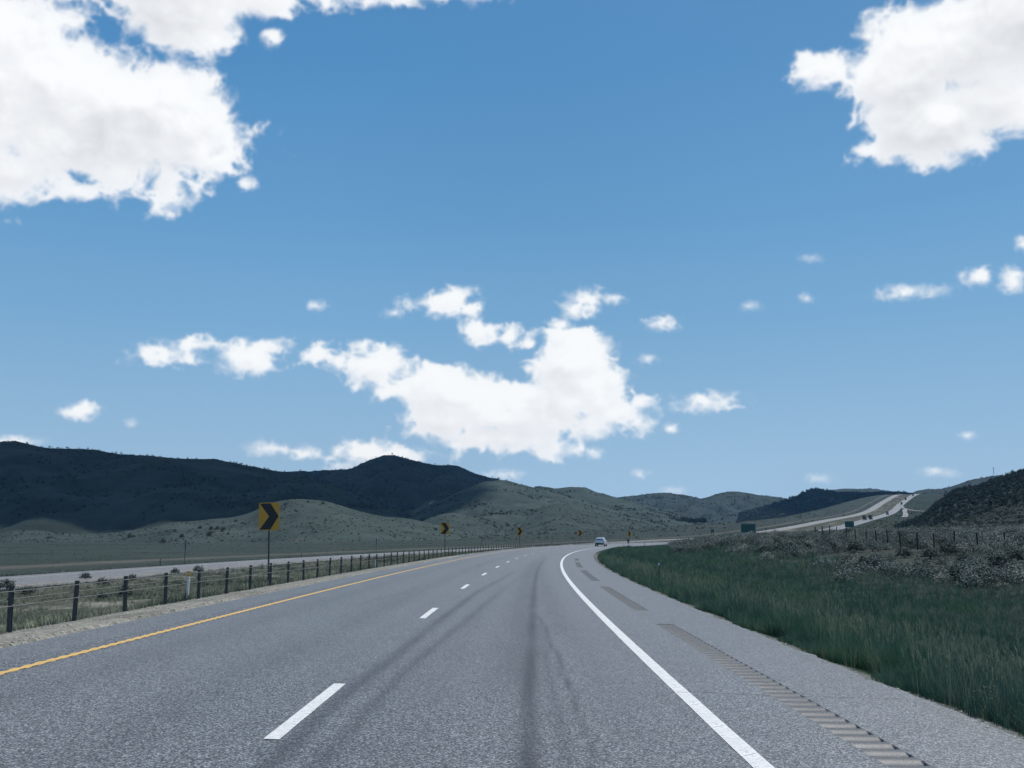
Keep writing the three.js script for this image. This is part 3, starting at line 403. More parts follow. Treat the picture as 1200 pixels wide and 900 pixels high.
  const tops = []; for (let i = 0; i < 26000; i++) { const s = 20 + 900 * Math.pow(r(), 1.5), u = -44.5 - (r() < 0.3 ? 4 * r() : 330 * Math.pow(r(), 1.4)); if (u < -56.5 && u > -63.5) continue; const p = spot(s, u); if (!inView(p) ) continue; const n = fbm(p.x * 0.03, 23, p.z * 0.03, 3); if (n < 0 && r() < 0.5) continue; tops.push([p, (0.8 + 0.9 * r()) * (1 + 0.8 * smooth(100, 500, s)), 0.45 + 0.3 * r()]); }
  scatter('plain_grass', tuft(10, 0.4, 0.014, 0.2, 0.25, 58), plainLeaf(1, 1, 1), tops, 'low dry grass covering the plain below the foothills', 'grass', (t, q) => [.058 + .05 * t, .077 + .05 * t, .068 + .04 * t]);
  // gravel on both shoulders
  const stones = []; for (let i = 0; i < 12000; i++) { const s = 4 + 60 * Math.pow(r(), 1.7), left = r() < 0.55, u = left ? -6.7 - 1.9 * Math.pow(r(), 0.9) : 4.25 + 0.8 * Math.pow(r(), 0.7), p = spot(s, u); if (!inView(p)) continue; stones.push([p, (0.006 + 0.016 * Math.pow(r(), 4)) * (left ? 1.2 : 1), 0.6]); }
  scatter('gravel', new THREE.IcosahedronGeometry(1, 0), std(1, 1, 1, 0.9), stones, 'loose gravel along the edges of the pavement', 'gravel', (t) => [.2 + .2 * t, .19 + .19 * t, .16 + .17 * t]);
  // sagebrush
  const sageMat = plainLeaf(1, 1, 1), sageGeo = [bush(340, 0.05, 7), bush(340, 0.055, 8, .85), bush(300, 0.05, 9, 0.62)], lists = [[], [], []];
  for (let i = 0; i < 62000; i++) { const s = 50 + 560 * Math.pow(r(), 1.35), u = 14 + 250 * Math.pow(r(), 1.6); if (u < 21 + 5 * noise3(s * 0.1, 3, u * 0.1) && s < 120) continue; const p = spot(s, u); if (!inView(p, 0.66)) continue; const n = fbm(p.x * 0.05, 33, p.z * 0.05, 3); if (r() > 0.30 + 1.6 * n + 0.5 * smooth(30, 70, u)) continue; lists[i % 3].push([p, (0.8 + 1.1 * Math.pow(r(), 1.5)) * (1 + 0.45 * smooth(150, 450, s)), 0.8 + 0.35 * r()]); }
  const sageTint = (t, q) => q > 0.86 ? [.20 + .08 * t, .215 + .07 * t, .19 + .06 * t] : q < 0.2 ? [.05 + .02 * t, .068 + .02 * t, .062 + .016 * t] : [.105 + .05 * t, .13 + .05 * t, .122 + .045 * t];
  lists.forEach((k, i) => scatter('sagebrush_cover', sageGeo[i], sageMat, k, ['grey green sagebrush covering the slope behind the wire fence', 'dense sagebrush between the fence and the dark hill', 'low sagebrush on the bank above the ditch'][i], 'sagebrush', sageTint));
  // scrub and junipers on the hills
  const junGeo = [bush(130, 0.12, 17, 0.95, 3), bush(130, 0.12, 18, 1.1, 3)], jun = [[], []], scrub = [];
  const grow = (range, n, size, t0, t1, cond, out) => { for (let i = 0; i < n; i++) { const px = mixv(range.p0, range.p1, r()), t = mixv(t0, t1, r()); if (px < -90 || px > 1300) continue; const [x, y, d, spur, fine] = range.height(px, t), w = (range.o.wood ?? -0.3) + 1.6 * fbm(x * 0.012, range.o.seed + 15, d * 0.012, 4) - 0.35 * spur; if (!cond(w, fine, t)) continue; out.push([new THREE.Vector3(x, y - 0.15 * size, -d), size * (0.55 + 0.8 * r() * r()), 0.8 + 0.4 * r()]); } };
  const pick = { push: (v) => jun[r() < 0.5 ? 0 : 1].push(v) };
  grow(R.right, 15000, 3.2, 0.45, 1.02, (w, f, t) => (w > -0.25 || r() < 0.35) && r() < 0.25 + 1.6 * (t - 0.4), pick);
  grow(R.right, 26000, 2.2, 0.02, 0.9, (w, f, t) => r() > t * 0.8, scrub);
  grow(R.foot, 9000, 1.5, 0.25, 1.02, (w, f, t) => f > 0.02 || r() < 0.15, scrub);
  grow(R.foot, 500, 2.6, 0.4, 1.0, (w, f) => f > 0.16, pick);
  grow(R.knoll, 2500, 1.8, 0.3, 1.02, (w, f) => f > 0.06, scrub);
  grow(R.spur, 3500, 2.4, 0.2, 1.02, (w, f) => f > 0.05, scrub);
  grow(R.slope, 6000, 3.0, 0.15, 1.02, (w, f) => w > -0.1 || f > 0.26, pick);
  grow(R.mid, 4000, 4, 0.2, 1.02, (w, f) => w > 0, pick);
  grow(R.left, 9000, 4.5, 0.3, 1.02, (w, f, t) => (w > 0.3 && r() < 0.5) || t > 0.97, pick);
  grow(R.peak, 4000, 6, 0.3, 1.02, (w, f, t) => w > -0.05 || t > 0.98, pick);
  grow(R.far, 2500, 7, 0.3, 1.02, (w, f, t) => w > -0.1, pick);
  grow(R.dark, 9000, 8, 0.02, 1.02, (w, f, t) => true, pick);
  grow(R.east, 1500, 6, 0.3, 1.02, (w, f, t) => w > 0, pick);
  for (let i = 0; i < 9000; i++) {      // scrub on the land beside the far part of the highway
    const s = 480 + 1700 * r(), u = r() < 0.5 ? -46 - 420 * r() : 8 + 150 * r(); if (u < -55 && u > -65 && s < 900) continue; const p = spot(s, u, -0.1); if (!inView(p) || fbm(p.x * 0.012, 3, p.z * 0.012, 3) < 0.02 + 0.25 * (r() - 0.5)) continue; (r() < 0.12 ? jun[0] : scrub).push([p, 1.2 + 1.8 * r() * r(), 0.9]);
  }
  for (let i = 0; i < 420; i++) {       // belt of trees on the plain below the far hills
    const px = mixv(690, 822, r()), d = 1750 + 130 * r() + (px > 730 ? 20 : 0), x = (px - 600) / 1176 * d, [, rise] = ray(px, mixv(610.5, 612.5, r()) - 2 * smooth(760, 700, px)); const y = landY(x, d); jun[i % 2].push([new THREE.Vector3(x, Math.max(y - 0.5, CAM_H + rise * d - 1), -d), 5 + 5 * r(), 1.2]);
  }
  jun.forEach((k, i) => scatter('juniper_wood', junGeo[i], sageMat, k, ['dark juniper scrub scattered over the hillsides', 'dark juniper woods on the slopes and skyline'][i], 'junipers', (t) => [.022 + .018 * t, .037 + .024 * t, .037 + .02 * t]));
  scatter('hill_scrub', bush(90, 0.11, 19, 0.6, 2), sageMat, scrub, 'grey scrub dotting the sunlit foothills', 'scrub', (t) => [.045 + .035 * t, .052 + .034 * t, .042 + .024 * t]);

  // shrubs that stand out singly
  const stemGeo = (n, h, seed) => { const q = rng(seed), l = []; for (let i = 0; i < n; i++) { const a = q() * 6.283, g = new THREE.CylinderGeometry(0.008, 0.02, h, 5).translate(0, h / 2 - 0.06, 0); g.rotateZ(0.25 + 0.5 * q()); g.rotateY(a); l.push(g); } return join(l); };
  const stemMat = std(.05, .042, .036, .95), sageLeaf = plainLeaf(.085, .105, .096), junLeaf = plainLeaf(.026, .034, .028);
  const shrub = (name, p, size, h, leafMat, n, leaf, seed, label, category, group) => { const g = thing(name, label, category, p, seed, group); g.scale.setScalar(size); part('foliage', bush(n, leaf, seed, h, 0), leafMat, g); part('stems', stemGeo(5, h * 0.42, seed), stemMat, g); return g; };
  const single = (px, py, size, h, name, label, category, dark, group) => shrub(name, onLand(px, py, 20), size, h, sageLeaf, 950, 0.055, Math.round(px * 7 + py), label, category, group);
  const G = 'sagebrush clumps along the wire fence';
  for (const [px, py, s] of [[1014, 667, 1.6], [1172, 669, 1.9], [1110, 650, 1.7], [1090, 655, 1.5], [1003, 648, 1.9], [975, 646, 1.8], [945, 646, 1.7], [1060, 654, 1.6], [1130, 660, 1.3], [1192, 660, 1.6], [1025, 668, 1.1], [925, 645, 1.5]]) single(px, py, s, .75, 'sagebrush', 'grey green sagebrush clump growing beside the wire fence posts', 'sagebrush', false, G);
  for (const [px, py, s] of [[205, 673, 1.0], [232, 671, 1.1], [155, 681, .9], [120, 686, 1.0], [32, 697, 1.0], [8, 691, 1.2], [100, 679, 1.0]]) single(px, py, s, .7, 'roadside_shrub', 'small shrub at the edge of the pale far carriageway', 'shrub', false, 'shrubs along the far carriageway');
  for (const [px, py, s, l] of [[147, 700, 1.1, 'leafy dark weed clump in the median behind the barrier posts'], [120, 703, .8, 'leafy dark weed clump in the median behind the barrier posts']]) single(px, py, s, .8, 'median_shrub', l, 'shrub', false, 'weed clumps in the median');
  const hillShrub = (range, px, t, size, label, group) => { const [x, y, d] = range.height(px, t); return shrub('juniper_shrub', new THREE.Vector3(x, y - 0.2, -d), size, .9, junLeaf, 420, 0.07, Math.round(px), label, 'juniper', group); };
  hillShrub(R.foot, 108, 0.52, 4.2, 'round dark juniper standing alone on the bare foothill slope');
  hillShrub(R.foot, 139, 0.45, 2.4, 'small dark juniper low on the foothill near the lone round one');
  for (const [px, t] of [[242, .78], [255, .74], [262, .72], [269, .68], [222, .6], [253, .58], [186, .42], [201, .5]]) hillShrub(R.foot, px, t, 3.2, 'dark juniper in the cluster on the foothill beside the chevron sign', 'junipers clustered on the foothill');
}

// ------------------------------------------------------------------ cable barrier along the median
const cableMat = std(.12, .12, .12, .7, .2), steel = std(.085, .09, .10, 0.6, 0.25, { map: metalMap }), galv = std(.32, .33, .34, 0.5, 0.6, { map: metalMap }), rusty = std(.10, .075, .06, .85, .1, { map: metalMap });
{
  const g = thing('cable_barrier', 'long cable barrier of dark steel posts along the gravel shoulder', 'barrier', new THREE.Vector3());
  const H = 0.74, w = 0.064, dd = 0.055, post = toCreasedNormals(join([box(w, H + 0.35, 0.008, 0, H / 2 - 0.175, dd / 2), box(w, H + 0.35, 0.008, 0, H / 2 - 0.175, -dd / 2), box(0.008, H + 0.35, dd - 0.01, 0, H / 2 - 0.175, 0)]), 0.5);
  const hook = new THREE.TorusGeometry(0.022, 0.006, 5, 10).rotateY(Math.PI / 2);
  const tops = [], r = rng(5);
  for (let k = 0; k < 236; k++) {
    const s = 9.73 + k * 2.44, p = spot(s, -8.35), m = part('post', post, steel, g); m.position.copy(p); m.rotation.set((r() - 0.5) * 0.03, turnAt(s), (r() - 0.5) * 0.05); m.position.y += (r() - 0.5) * 0.03;
    if (s < 60) [0.66, 0.54, 0.42].forEach((y, i) => part('hook_bolt', hook, galv, m).position.set(i === 1 ? -w / 2 - 0.012 : w / 2 + 0.012, y, 0)); tops.push([s, p]);
  }
  for (const [h, o] of [[0.66, 0.055], [0.54, -0.055], [0.42, 0.055]]) { const c = new THREE.CatmullRomCurve3(tops.map(([s]) => { const q = spot(s, -8.35 + o); q.y += h; return q; })); part('cable', new THREE.TubeGeometry(c, 470, 0.008, 5), cableMat, g); }
}

// ------------------------------------------------------------------ chevron signs
const signOrange = std(.62, .29, .025, .5), signBlack = std(.012, .013, .016, .5), signBack = std(.25, .26, .27, .45, .5);
const CH_W = 0.91, CH_H = 1.22;
function chevron(flip) {
  const s = new THREE.Shape(), w = CH_W / 2 - 0.035, h = CH_H / 2 - 0.035, k = flip ? -1 : 1;
  [[-w, h], [0.06, h], [w, 0], [0.06, -h], [-w, -h], [0, 0]].forEach(([x, y], i) => s[i ? 'lineTo' : 'moveTo'](x * k, y)); s.closePath();
  return new THREE.ExtrudeGeometry(s, { depth: 0.003, bevelEnabled: false });
}
function plate(w, h, r, t) { const s = new THREE.Shape(), a = w / 2, b = h / 2; s.moveTo(-a + r, -b); s.lineTo(a - r, -b); s.absarc(a - r, -b + r, r, -Math.PI / 2, 0); s.lineTo(a, b - r); s.absarc(a - r, b - r, r, 0, Math.PI / 2); s.lineTo(-a + r, b); s.absarc(-a + r, b - r, r, Math.PI / 2, Math.PI); s.lineTo(-a, -b + r); s.absarc(-a + r, -b + r, r, Math.PI, Math.PI * 1.5); return new THREE.ExtrudeGeometry(s, { depth: t, bevelEnabled: false }); }
function chevronSign(p, bottom, turn, lean, label, group, name = 'chevron_sign') {
  const g = thing(name, label, 'road sign', p, turn, group); g.rotation.z = lean;
  part('pole', join([box(0.065, bottom + CH_H + 0.3, 0.006, 0, (bottom + CH_H - 0.3) / 2 - 0.02, -0.03), box(0.006, bottom + CH_H + 0.3, 0.04, -0.03, (bottom + CH_H - 0.3) / 2 - 0.02, -0.052), box(0.006, bottom + CH_H + 0.3, 0.04, 0.03, (bottom + CH_H - 0.3) / 2 - 0.02, -0.052)]), steel, g);
  const f = part('panel', plate(CH_W, CH_H, 0.05, 0.004).translate(0, bottom + CH_H / 2, -0.026), signBack, g);
  part('sign_face', plate(CH_W - 0.004, CH_H - 0.004, 0.05, 0.002).translate(0, bottom + CH_H / 2, -0.021), signOrange, f);
  part('chevron', chevron(false).translate(0, bottom + CH_H / 2, -0.018), signBlack, f);
  for (const y of [0.12, CH_H - 0.12]) part('bolt', new THREE.SphereGeometry(0.012, 8, 6).translate(0, bottom + y, -0.013), galv, g);
  return g;
}
{
  const GR = 'chevron signs behind the cable barrier';
  const list = [[45, -11.28, 1.98, 0.022, 'tall orange chevron sign beside the white delineator with orange top'], [106, -11.0, 2.02, 0, 'second orange chevron sign along the barrier after the white delineator'], [168, -10.7, 2.05, -0.01, 'third orange chevron sign along the barrier after the white delineator'], [231, -10.6, 2.05, 0.01, 'fourth orange chevron sign along the barrier, next to the white car'], [284, -10.6, 2.05, 0, 'fifth orange chevron sign along the barrier, just past the white car']];
  for (const [s, u, b, lean, label] of list) { const p = spot(s, u); chevronSign(p, (s < 60 ? CAM_H + 0.43 : roadY(s) + b) - p.y, turnAt(s) + 0.02, lean, label, GR); }
  // signs of the other carriageway, seen almost edge on
  for (const [s, u, turn] of [[121, -45.5, .9], [197, -45.5, .95], [263, -45.5, .95], [318, -45.5, .95], [375, -45.5, .95]]) { const p = spot(s, u); chevronSign(p, 1.75, turnAt(s) + Math.PI - turn, 0, 'tall signpost with narrow plate turned away beyond the far carriageway', 'signposts beyond the far carriageway', 'signpost'); }
}

// ------------------------------------------------------------------ delineators
function marker(s, u, h, mat, topMat, label, lean = 0, plateW = 0.085) {
  const p = spot(s, u), g = thing('delineator', label, 'delineator', p, turnAt(s), undefined); g.rotation.z = lean;
  part('post', join([box(0.07, h + 0.3, 0.006, 0, h / 2 - 0.15, 0), box(0.006, h + 0.3, 0.03, -0.032, h / 2 - 0.15, -0.018), box(0.006, h + 0.3, 0.03, 0.032, h / 2 - 0.15, -0.018)]), mat, g);
  part('reflector', plate(plateW, 0.16, 0.02, 0.006).translate(0, h - 0.1, 0.004), topMat, g); return g;
}
const whitePlastic = std(.75, .75, .74, .5), orangeRef = std(.75, .36, .05, .35), whiteRef = std(.7, .72, .74, .3), darkSteel = std(.045, .055, .05, .7, .1, { map: metalMap });
marker(33.5, -10.9, 1.15, whitePlastic, orangeRef, 'white delineator post with orange top between barrier posts', -0.03, 0.13);
marker(48, -27.5, 1.15, rusty, signBack, 'dark bent delineator post standing at the near edge of the pale carriageway', 0.05);
marker(112, -44.3, 1.0, darkSteel, signBack, 'short dark delineator beside the tall signpost beyond the far carriageway');
marker(158, -44.3, 1.0, darkSteel, signBack, 'short dark delineator beyond the far carriageway past the first signpost');
marker(86, -14.0, 1.1, whitePlastic, whiteRef, 'white delineator in the median between the first two chevron signs');
marker(124, -14.0, 1.1, whitePlastic, whiteRef, 'white delineator in the median just past the second chevron sign');
marker(60, 7.4, 1.1, darkSteel, whiteRef, 'dark delineator with pale top rising from the green grass');
marker(100, 7.1, 1.0, darkSteel, signBack, 'dark delineator at the grass edge below the mile marker');
marker(210, 6.6, 1.2, darkSteel, whiteRef, 'small delineator on the verge just past the mile marker');
marker(262, 6.6, 1.2, darkSteel, whiteRef, 'small delineator on the verge second past the mile marker');
marker(330, 6.6, 1.2, darkSteel, whiteRef, 'small delineator on the verge third past the mile marker');
{
  const p = spot(170, 7), g = thing('mile_marker', 'small green mile marker on a post beside the grassy shoulder', 'road sign', p, turnAt(170));
  part('pole', box(0.06, 2.2, 0.03, 0, 0.8, 0), darkSteel, g); part('panel', plate(0.3, 0.6, 0.03, 0.004).translate(0, 1.6, 0.02), std(.02, .11, .085, .5), g);
}

// ------------------------------------------------------------------ wire fence on the right
{
  const g = thing('wire_fence', 'old wire fence with dark wooden posts across the sagebrush slope', 'fence', new THREE.Vector3()), r = rng(8), wood = std(.05, .045, .042, .95, 0, { map: metalMap }), pts = [];
  const cols = [[957.5, 649], [965.5, 649], [973.5, 651.5], [982.5, 653], [993, 656], [1004, 656], [1016.5, 656.5], [1028, 658.5], [1041, 659], [1056.5, 658], [1076, 660.5], [1095.5, 660.5], [1119, 660], [1147, 656], [1179, 655.5], [1222, 655]];
  let d = 148;
  cols.forEach(([px], i) => {
    d = lin([[0, 150], [6, 112], [10, 95], [15, 82]])(i); const [ax] = ray(px, 655), y = landY(ax * d, d), p = new THREE.Vector3(ax * d, y, -d), h = 1.35 + 0.35 * r(), rad = 0.055 + 0.03 * r();
    const c = new THREE.CylinderGeometry(rad * 0.9, rad, h + 0.4, 8, 3); const a = c.attributes.position; for (let k = 0; k < a.count; k++) { a.setX(k, a.getX(k) * (1 + 0.25 * (r() - 0.5))); } c.translate(0, h / 2 - 0.2, 0); c.computeVertexNormals();
    const m = part('post', c, wood, g); m.position.copy(p); m.rotation.set((r() - 0.5) * 0.14, r() * 3, (r() - 0.5) * 0.14); pts.push(p);
  });
  for (const h of [0.4, 0.75, 1.1]) part('wire', new THREE.TubeGeometry(new THREE.CatmullRomCurve3(pts.map((p) => p.clone().add(new THREE.Vector3(0, h, 0.05)))), 120, 0.004, 4), steel, g);
}

// ------------------------------------------------------------------ guide signs and mast
function guideSign(s, u, w, h, bottom, label) {
  const p = spot(s, u), g = thing('guide_sign', label, 'road sign', p, turnAt(s) * 0.6), green = std(.012, .075, .062, .5);
  for (const x of [-w * 0.3, w * 0.3]) part('post', box(0.2, bottom + h, 0.2, x, (bottom + h) / 2 - 0.4, -0.16), darkSteel, g);
  const f = part('panel', plate(w, h, 0.15, 0.05).translate(0, bottom + h / 2, 0), green, g);
  const bs = plate(w - 0.12, h - 0.12, 0.12, 0.004), hole = new THREE.Shape(); 
  const t = 0.06; part('border', join([box(w - 0.3, t, 0.006, 0, bottom + 0.09, 0.056), box(w - 0.3, t, 0.006, 0, bottom + h - 0.09, 0.056), box(t, h - 0.3, 0.006, -w / 2 + 0.09, bottom + h / 2, 0.056), box(t, h - 0.3, 0.006, w / 2 - 0.09, bottom + h / 2, 0.056)]), std(.35, .42, .42, .5), f);
  return g;
}

// ------------------------------------------------------------------ vehicles
const tyreMat = std(.015, .015, .016, .85), rimMat = std(.35, .35, .36, .35, .8), glassMat = new THREE.MeshPhysicalMaterial({ color: rgb(.012, .016, .02), roughness: 0.08, clearcoat: 1 }), trimMat = std(.02, .02, .022, .6), tailMat = std(.30, .015, .015, .25), plateMat = std(.6, .62, .65, .5), lampMat = std(.7, .72, .74, .15);
const tyreGeo = new THREE.LatheGeometry([[.2, -.1], [.32, -.105], [.345, -.07], [.35, 0], [.345, .07], [.32, .105], [.2, .1]].map(([a, b]) => new THREE.Vector2(a, b)), 22).rotateZ(Math.PI / 2);
const rimGeo = join([new THREE.CylinderGeometry(.21, .21, .16, 16).rotateZ(Math.PI / 2), new THREE.CylinderGeometry(.05, .06, .2, 8).rotateZ(Math.PI / 2)]);
function car(name, label, paint, p, turn, kind, group) {
  const g = thing(name, label, 'car', p, turn, group), suv = kind === 'suv', rh = suv ? 1.68 : 1.44, bl = suv ? 1.06 : 0.94, gc = suv ? 0.3 : 0.22;
  // stations from tail to nose: z, half width, sill, belt, roof, roof half width
  const st = suv ? [[2.28, .80, .46, .80, .86, .74], [2.22, .88, .40, .95, 1.0, .82], [2.14, .915, .36, bl, 1.09, .82], [1.98, .925, gc, bl, 1.30, .72], [1.78, .925, gc, bl, 1.60, .64], [1.62, .925, gc, bl, rh - .03, .62], [1.0, .93, gc, bl, rh, .62], [.2, .93, gc, bl - .01, rh, .62], [-.3, .93, gc, bl - .02, rh - .06, .61], [-.75, .925, gc, bl - .03, 1.36, .66], [-1.15, .92, gc, bl - .05, 1.08, .78], [-1.8, .90, gc, .96, .99, .72], [-2.15, .86, .34, .84, .87, .66], [-2.3, .76, .42, .68, .70, .6]]
    : [[2.32, .78, .44, .80, .84, .72], [2.24, .86, .38, .93, .97, .78], [1.75, .90, gc, bl, 1.0, .76], [1.5, .905, gc, bl, 1.06, .70], [1.05, .91, gc, bl, 1.34, .58], [.75, .91, gc, bl, rh - .02, .55], [0, .91, gc, bl, rh, .56], [-.35, .91, gc, bl, rh - .05, .56], [-.85, .905, gc, bl - .02, 1.16, .63], [-1.15, .90, gc, bl - .03, .98, .74], [-1.9, .87, gc, .86, .88, .68], [-2.2, .82, .34, .76, .78, .62], [-2.35, .72, .4, .64, .66, .56]];
  const ring = ([z, w, sill, belt, roof, rw]) => { const half = [[0, sill], [w * .86, sill], [w * .97, sill + .08], [w, mixv(sill, belt, .5)], [w * .985, belt - .06], [w * .955, belt], [mixv(w * .955, rw, .9) , mixv(belt, roof, .88)], [rw * .9, roof], [0, roof + .015]]; return [...half.map(([x, y]) => [x, y, z]), ...half.slice(1, -1).reverse().map(([x, y]) => [-x, y, z])]; };
  const rings = st.map(ring), n = rings[0].length, v = [], tri = (a, b, c) => v.push(...a, ...b, ...c);
  for (let k = 0; k < rings.length - 1; k++) for (let i = 0; i < n; i++) { const a = rings[k][i], b = rings[k][(i + 1) % n], c = rings[k + 1][i], d = rings[k + 1][(i + 1) % n]; tri(a, c, b); tri(b, c, d); }
  for (const [rg, f] of [[rings[0], 1], [rings[rings.length - 1], -1]]) { const c = [0, (st[f > 0 ? 0 : st.length - 1][2] + st[f > 0 ? 0 : st.length - 1][4]) / 2, rg[0][2]]; for (let i = 0; i < n; i++) f > 0 ? tri(c, rg[i], rg[(i + 1) % n]) : tri(c, rg[(i + 1) % n], rg[i]); }
  const bg = new THREE.BufferGeometry(); bg.setAttribute('position', new THREE.Float32BufferAttribute(v, 3)); bg.computeVertexNormals();
  const body = part('body', toCreasedNormals(bg, 0.6), paint, g);
  const quad = (a, b, c, d) => { const q = new THREE.BufferGeometry(); q.setAttribute('position', new THREE.Float32BufferAttribute([...a, ...b, ...c, ...a, ...c, ...d], 3)); q.computeVertexNormals(); return q; };
  const across = (k0, f0, k1, f1, sw) => { const e = (k, f) => st[k].map((q, i) => mixv(q, st[k + 1][i], f)), A = e(k0, f0), B = e(k1, f1), o = 0.012; return quad([-A[5] * sw, A[4] + .015 + o, A[0] + o], [A[5] * sw, A[4] + .015 + o, A[0] + o], [B[5] * sw, B[4] + .015 + o, B[0] + o], [-B[5] * sw, B[4] + .015 + o, B[0] + o]); };
  if (suv) { part('rear_window', across(2, .2, 4, .75, .86), glassMat, g); part('windscreen', across(10, -.1, 8, .25, .86).scale(1, 1, 1), glassMat, g); } else { part('rear_window', across(3, .1, 5, -.1, .84), glassMat, g); part('windscreen', across(8, .9, 7, .2, .84), glassMat, g); }
  for (const sd of [-1, 1]) for (const [a, b] of suv ? [[4, 5], [5, 7], [7, 9]] : [[4, 6], [6, 8]]) {
    const A = st[a], B = st[b], o = 0.012, e = (S, t) => [sd * (mixv(S[1] * .955, mixv(S[1] * .955, S[5], .9), t) + o), mixv(S[3], mixv(S[3], S[4], .88), t)], p0 = e(A, .08), p1 = e(B, .08), p2 = e(B, .9), p3 = e(A, .9), za = A[0] - .05, zb = B[0] + .05;
    part('side_window', quad([...p0, za], [...p1, zb], [...p2, zb], [...p3, za]), glassMat, g);
  }
  for (const sd of [-1, 1]) {
    part('tail_light', rbox(.16, suv ? .3 : .16, .06, .025, sd * .76, suv ? 0.98 : .82, 2.21), tailMat, g); part('headlight', rbox(.26, .14, .08, .03, sd * .66, .70, -2.2), lampMat, g); part('mirror', rbox(.16, .12, .1, .03, sd * 1.0, bl + .06, -.75), paint, g);
    for (const z of [1.38, -1.42]) { const w = part('wheel', tyreGeo, tyreMat, g); w.position.set(sd * .82, .35, z); part('rim', rimGeo, rimMat, w); }
  }
  part('bumper', rbox(1.66, .24, .12, .04, 0, .50, 2.26), trimMat, g); part('number_plate', box(.31, .16, .012, 0, suv ? .84 : .72, 2.305), plateMat, g);
  if (suv) for (const sd of [-1, 1]) part('roof_rail', rbox(.03, .035, 1.7, .012, sd * .56, rh + .05, .6), trimMat, g);
  return g;
}
const paintOf = (r, g, b) => new THREE.MeshPhysicalMaterial({ color: rgb(r, g, b), roughness: 0.38, metalness: 0.15, clearcoat: 1, clearcoatRoughness: 0.08 });
function onRoad(s, u) { const [x, d] = at(s, u); return new THREE.Vector3(x, roadY(s) - bank(s) * u, -d); }
car('suv', 'white SUV driving ahead in the right lane before the bend', paintOf(.58, .59, .60), onRoad(195, -0.1), turnAt(195), 'suv').rotation.z = -0.03;
function truck(label, p, turn, tone) {
  const g = thing('semi_truck', label, 'truck', p, turn, 'trucks on the far rise'), m = std(tone, tone, tone * 1.05, .5);
  part('trailer', rbox(2.6, 2.9, 13, .06, 0, 2.65, 0), m, g); part('chassis', box(1.1, .35, 18, 0, .95, -2), trimMat, g); part('cab', rbox(2.4, 2.6, 2.4, .25, 0, 2.1, -8.3), std(.08, .09, .12, .35), g); part('bonnet', rbox(1.9, 1.2, 1.6, .2, 0, 1.4, -10.1), std(.08, .09, .12, .35), g);
  for (const z of [5.2, 3.9, -6.2, -7.4, -10]) for (const sd of [-1, 1]) { const w = part('wheel', tyreGeo, tyreMat, g); w.position.set(sd * 1.1, .5, z); w.scale.setScalar(1.43); }
  return g;
}
const sAt = (px, u) => { let best = 9, b = 0; for (let s = 250; s < 2600; s += 4) { const [x, d] = at(s, u), e = Math.abs(x / d - ray(px, 620)[0]); if (e < best) { best = e; b = s; } } return b; };
{
  let s = sAt(858, -3.5); car('white_car', 'white sedan on the highway beside the large green guide sign', paintOf(.7, .7, .7), onRoad(s, -3.5), turnAt(s), 'sedan');
  s = sAt(890, 0); car('dark_car', 'dark sedan just past the large green guide sign', paintOf(.02, .022, .026), onRoad(s, 0), turnAt(s), 'sedan');
  s = sAt(957, 0); car('dark_car', 'dark SUV on the highway between the two green guide signs', paintOf(.03, .032, .036), onRoad(s, 0), turnAt(s), 'suv');
  for (const [px, u, t] of [[1014, -3.4, .06], [1021, 0, .05], [1041, 0, .2]]) { s = sAt(px, u); truck('dark semi truck climbing the rise beyond the smaller green sign', onRoad(s, u), turnAt(s), t); }
  for (const [sv, u, t] of [[1900, 0, .08], [2090, -3.4, .05], [2240, 0, .1], [2330, -36, .1]]) truck('tiny truck on the steep upper part of the highway', u < -20 ? spot(sv, u, 0.02) : onRoad(sv, u), turnAt(sv), t).userData.group = 'trucks near the crest';
  s = sAt(877, 13) ; guideSign(s, 13, 4.6, 2.8, 2.9, 'large green highway guide sign on two posts above the sagebrush');
  s = sAt(996, 13); guideSign(s, 13, 5.4, 3.6, 3.0, 'smaller looking green guide sign farther up the highway rise');
  s = sAt(835, -48); guideSign(s, -48, 1.8, 1.8, 2.2, 'small dark sign beyond the far carriageway near the guide sign');
}
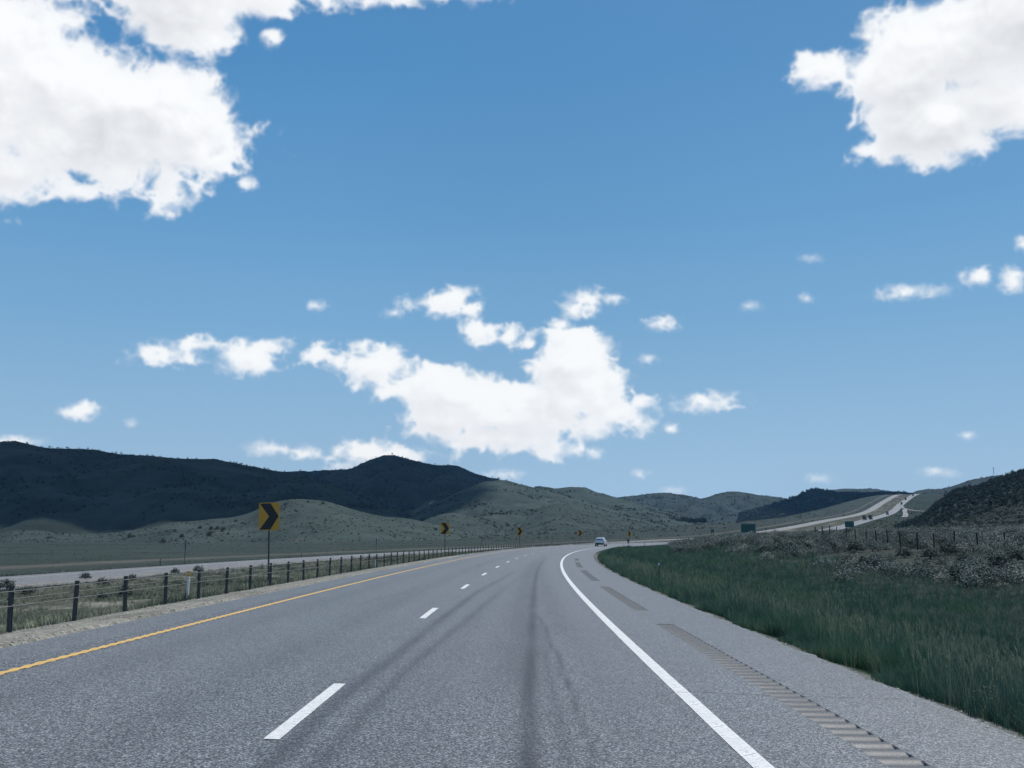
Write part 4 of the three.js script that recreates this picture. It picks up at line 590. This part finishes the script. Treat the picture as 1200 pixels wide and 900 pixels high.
{
  const [x, y, d] = R.east.height(1157, 1.0), g = thing('radio_mast', 'thin lattice radio mast on the distant ridge', 'mast', new THREE.Vector3(x, y - 2, -d)), H = 30, l = [], m = std(.12, .12, .13, .6);
  for (const [a, b] of [[-1, -1], [1, -1], [0, 1]]) part('leg', new THREE.CylinderGeometry(.25, .3, H, 5).translate(a, H / 2, b), m, g);
  for (let k = 0; k < 14; k++) l.push(box(2, .15, .15, 0, k * H / 14 + 1, -1), box(.15, .15, 2, .5, k * H / 14 + 1, 0)); part('bracing', join(l), m, g);
  for (const y0 of [14, 22, 28]) part('antenna', rbox(3, 2.2, 1.6, .3, 0, y0, 0), m, g);
}

// ------------------------------------------------------------------ the cumulus overhead whose shade lies on the mountains
{
  const alt = 3300, off = alt / Math.tan(SUN_EL), ox = off * Math.sin(SUN_AZ), od = off * Math.cos(SUN_AZ), mat = std(.85, .86, .88, 1);
  const cloud = (label, list, seed) => {
    const r = rng(seed), l = []; for (const [x, d, rx, rd] of list) for (let k = 0; k < 5; k++) { const g = new THREE.IcosahedronGeometry(1, 3), a = g.attributes.position, ex = x + (r() - 0.5) * rx * 0.7, ed = d + (r() - 0.5) * rd * 0.7, q = 0.75 + 0.3 * r(); for (let i = 0; i < a.count; i++) { const b = [a.getX(i), a.getY(i), a.getZ(i)], m = 1 + 0.35 * fbm(b[0] * 1.6 + k + x, b[1] * 1.6, b[2] * 1.6 + d, 3); a.setXYZ(i, ex + ox + b[0] * m * rx * q, alt + Math.max(-60, b[1] * m * 220), -(ed + od + b[2] * m * rd * q)); } g.computeVertexNormals(); l.push(g); }
    const m = part(numbered('cloud'), join(l), mat, scene); tag(m, label, 'cloud', 'clouds overhead'); return m;
  };
  cloud('white cumulus cloud overhead shading the left mountain', [[-900, 1500, 420, 380], [-500, 1500, 300, 330], [-1300, 1600, 400, 400], [-650, 2000, 420, 260], [-1050, 1200, 330, 260], [-230, 1330, 110, 230], [-330, 1500, 150, 250]], 3);
  cloud('white cumulus cloud overhead shading the central peak', [[-750, 2550, 460, 360], [-330, 2700, 200, 420], [-420, 3000, 220, 300], [-900, 3000, 300, 300]], 4);
  cloud('small cumulus cloud overhead shading the wooded far hill', [[950, 2800, 190, 260], [1120, 2850, 120, 180]], 6);
}
renderer.render(scene, camera);
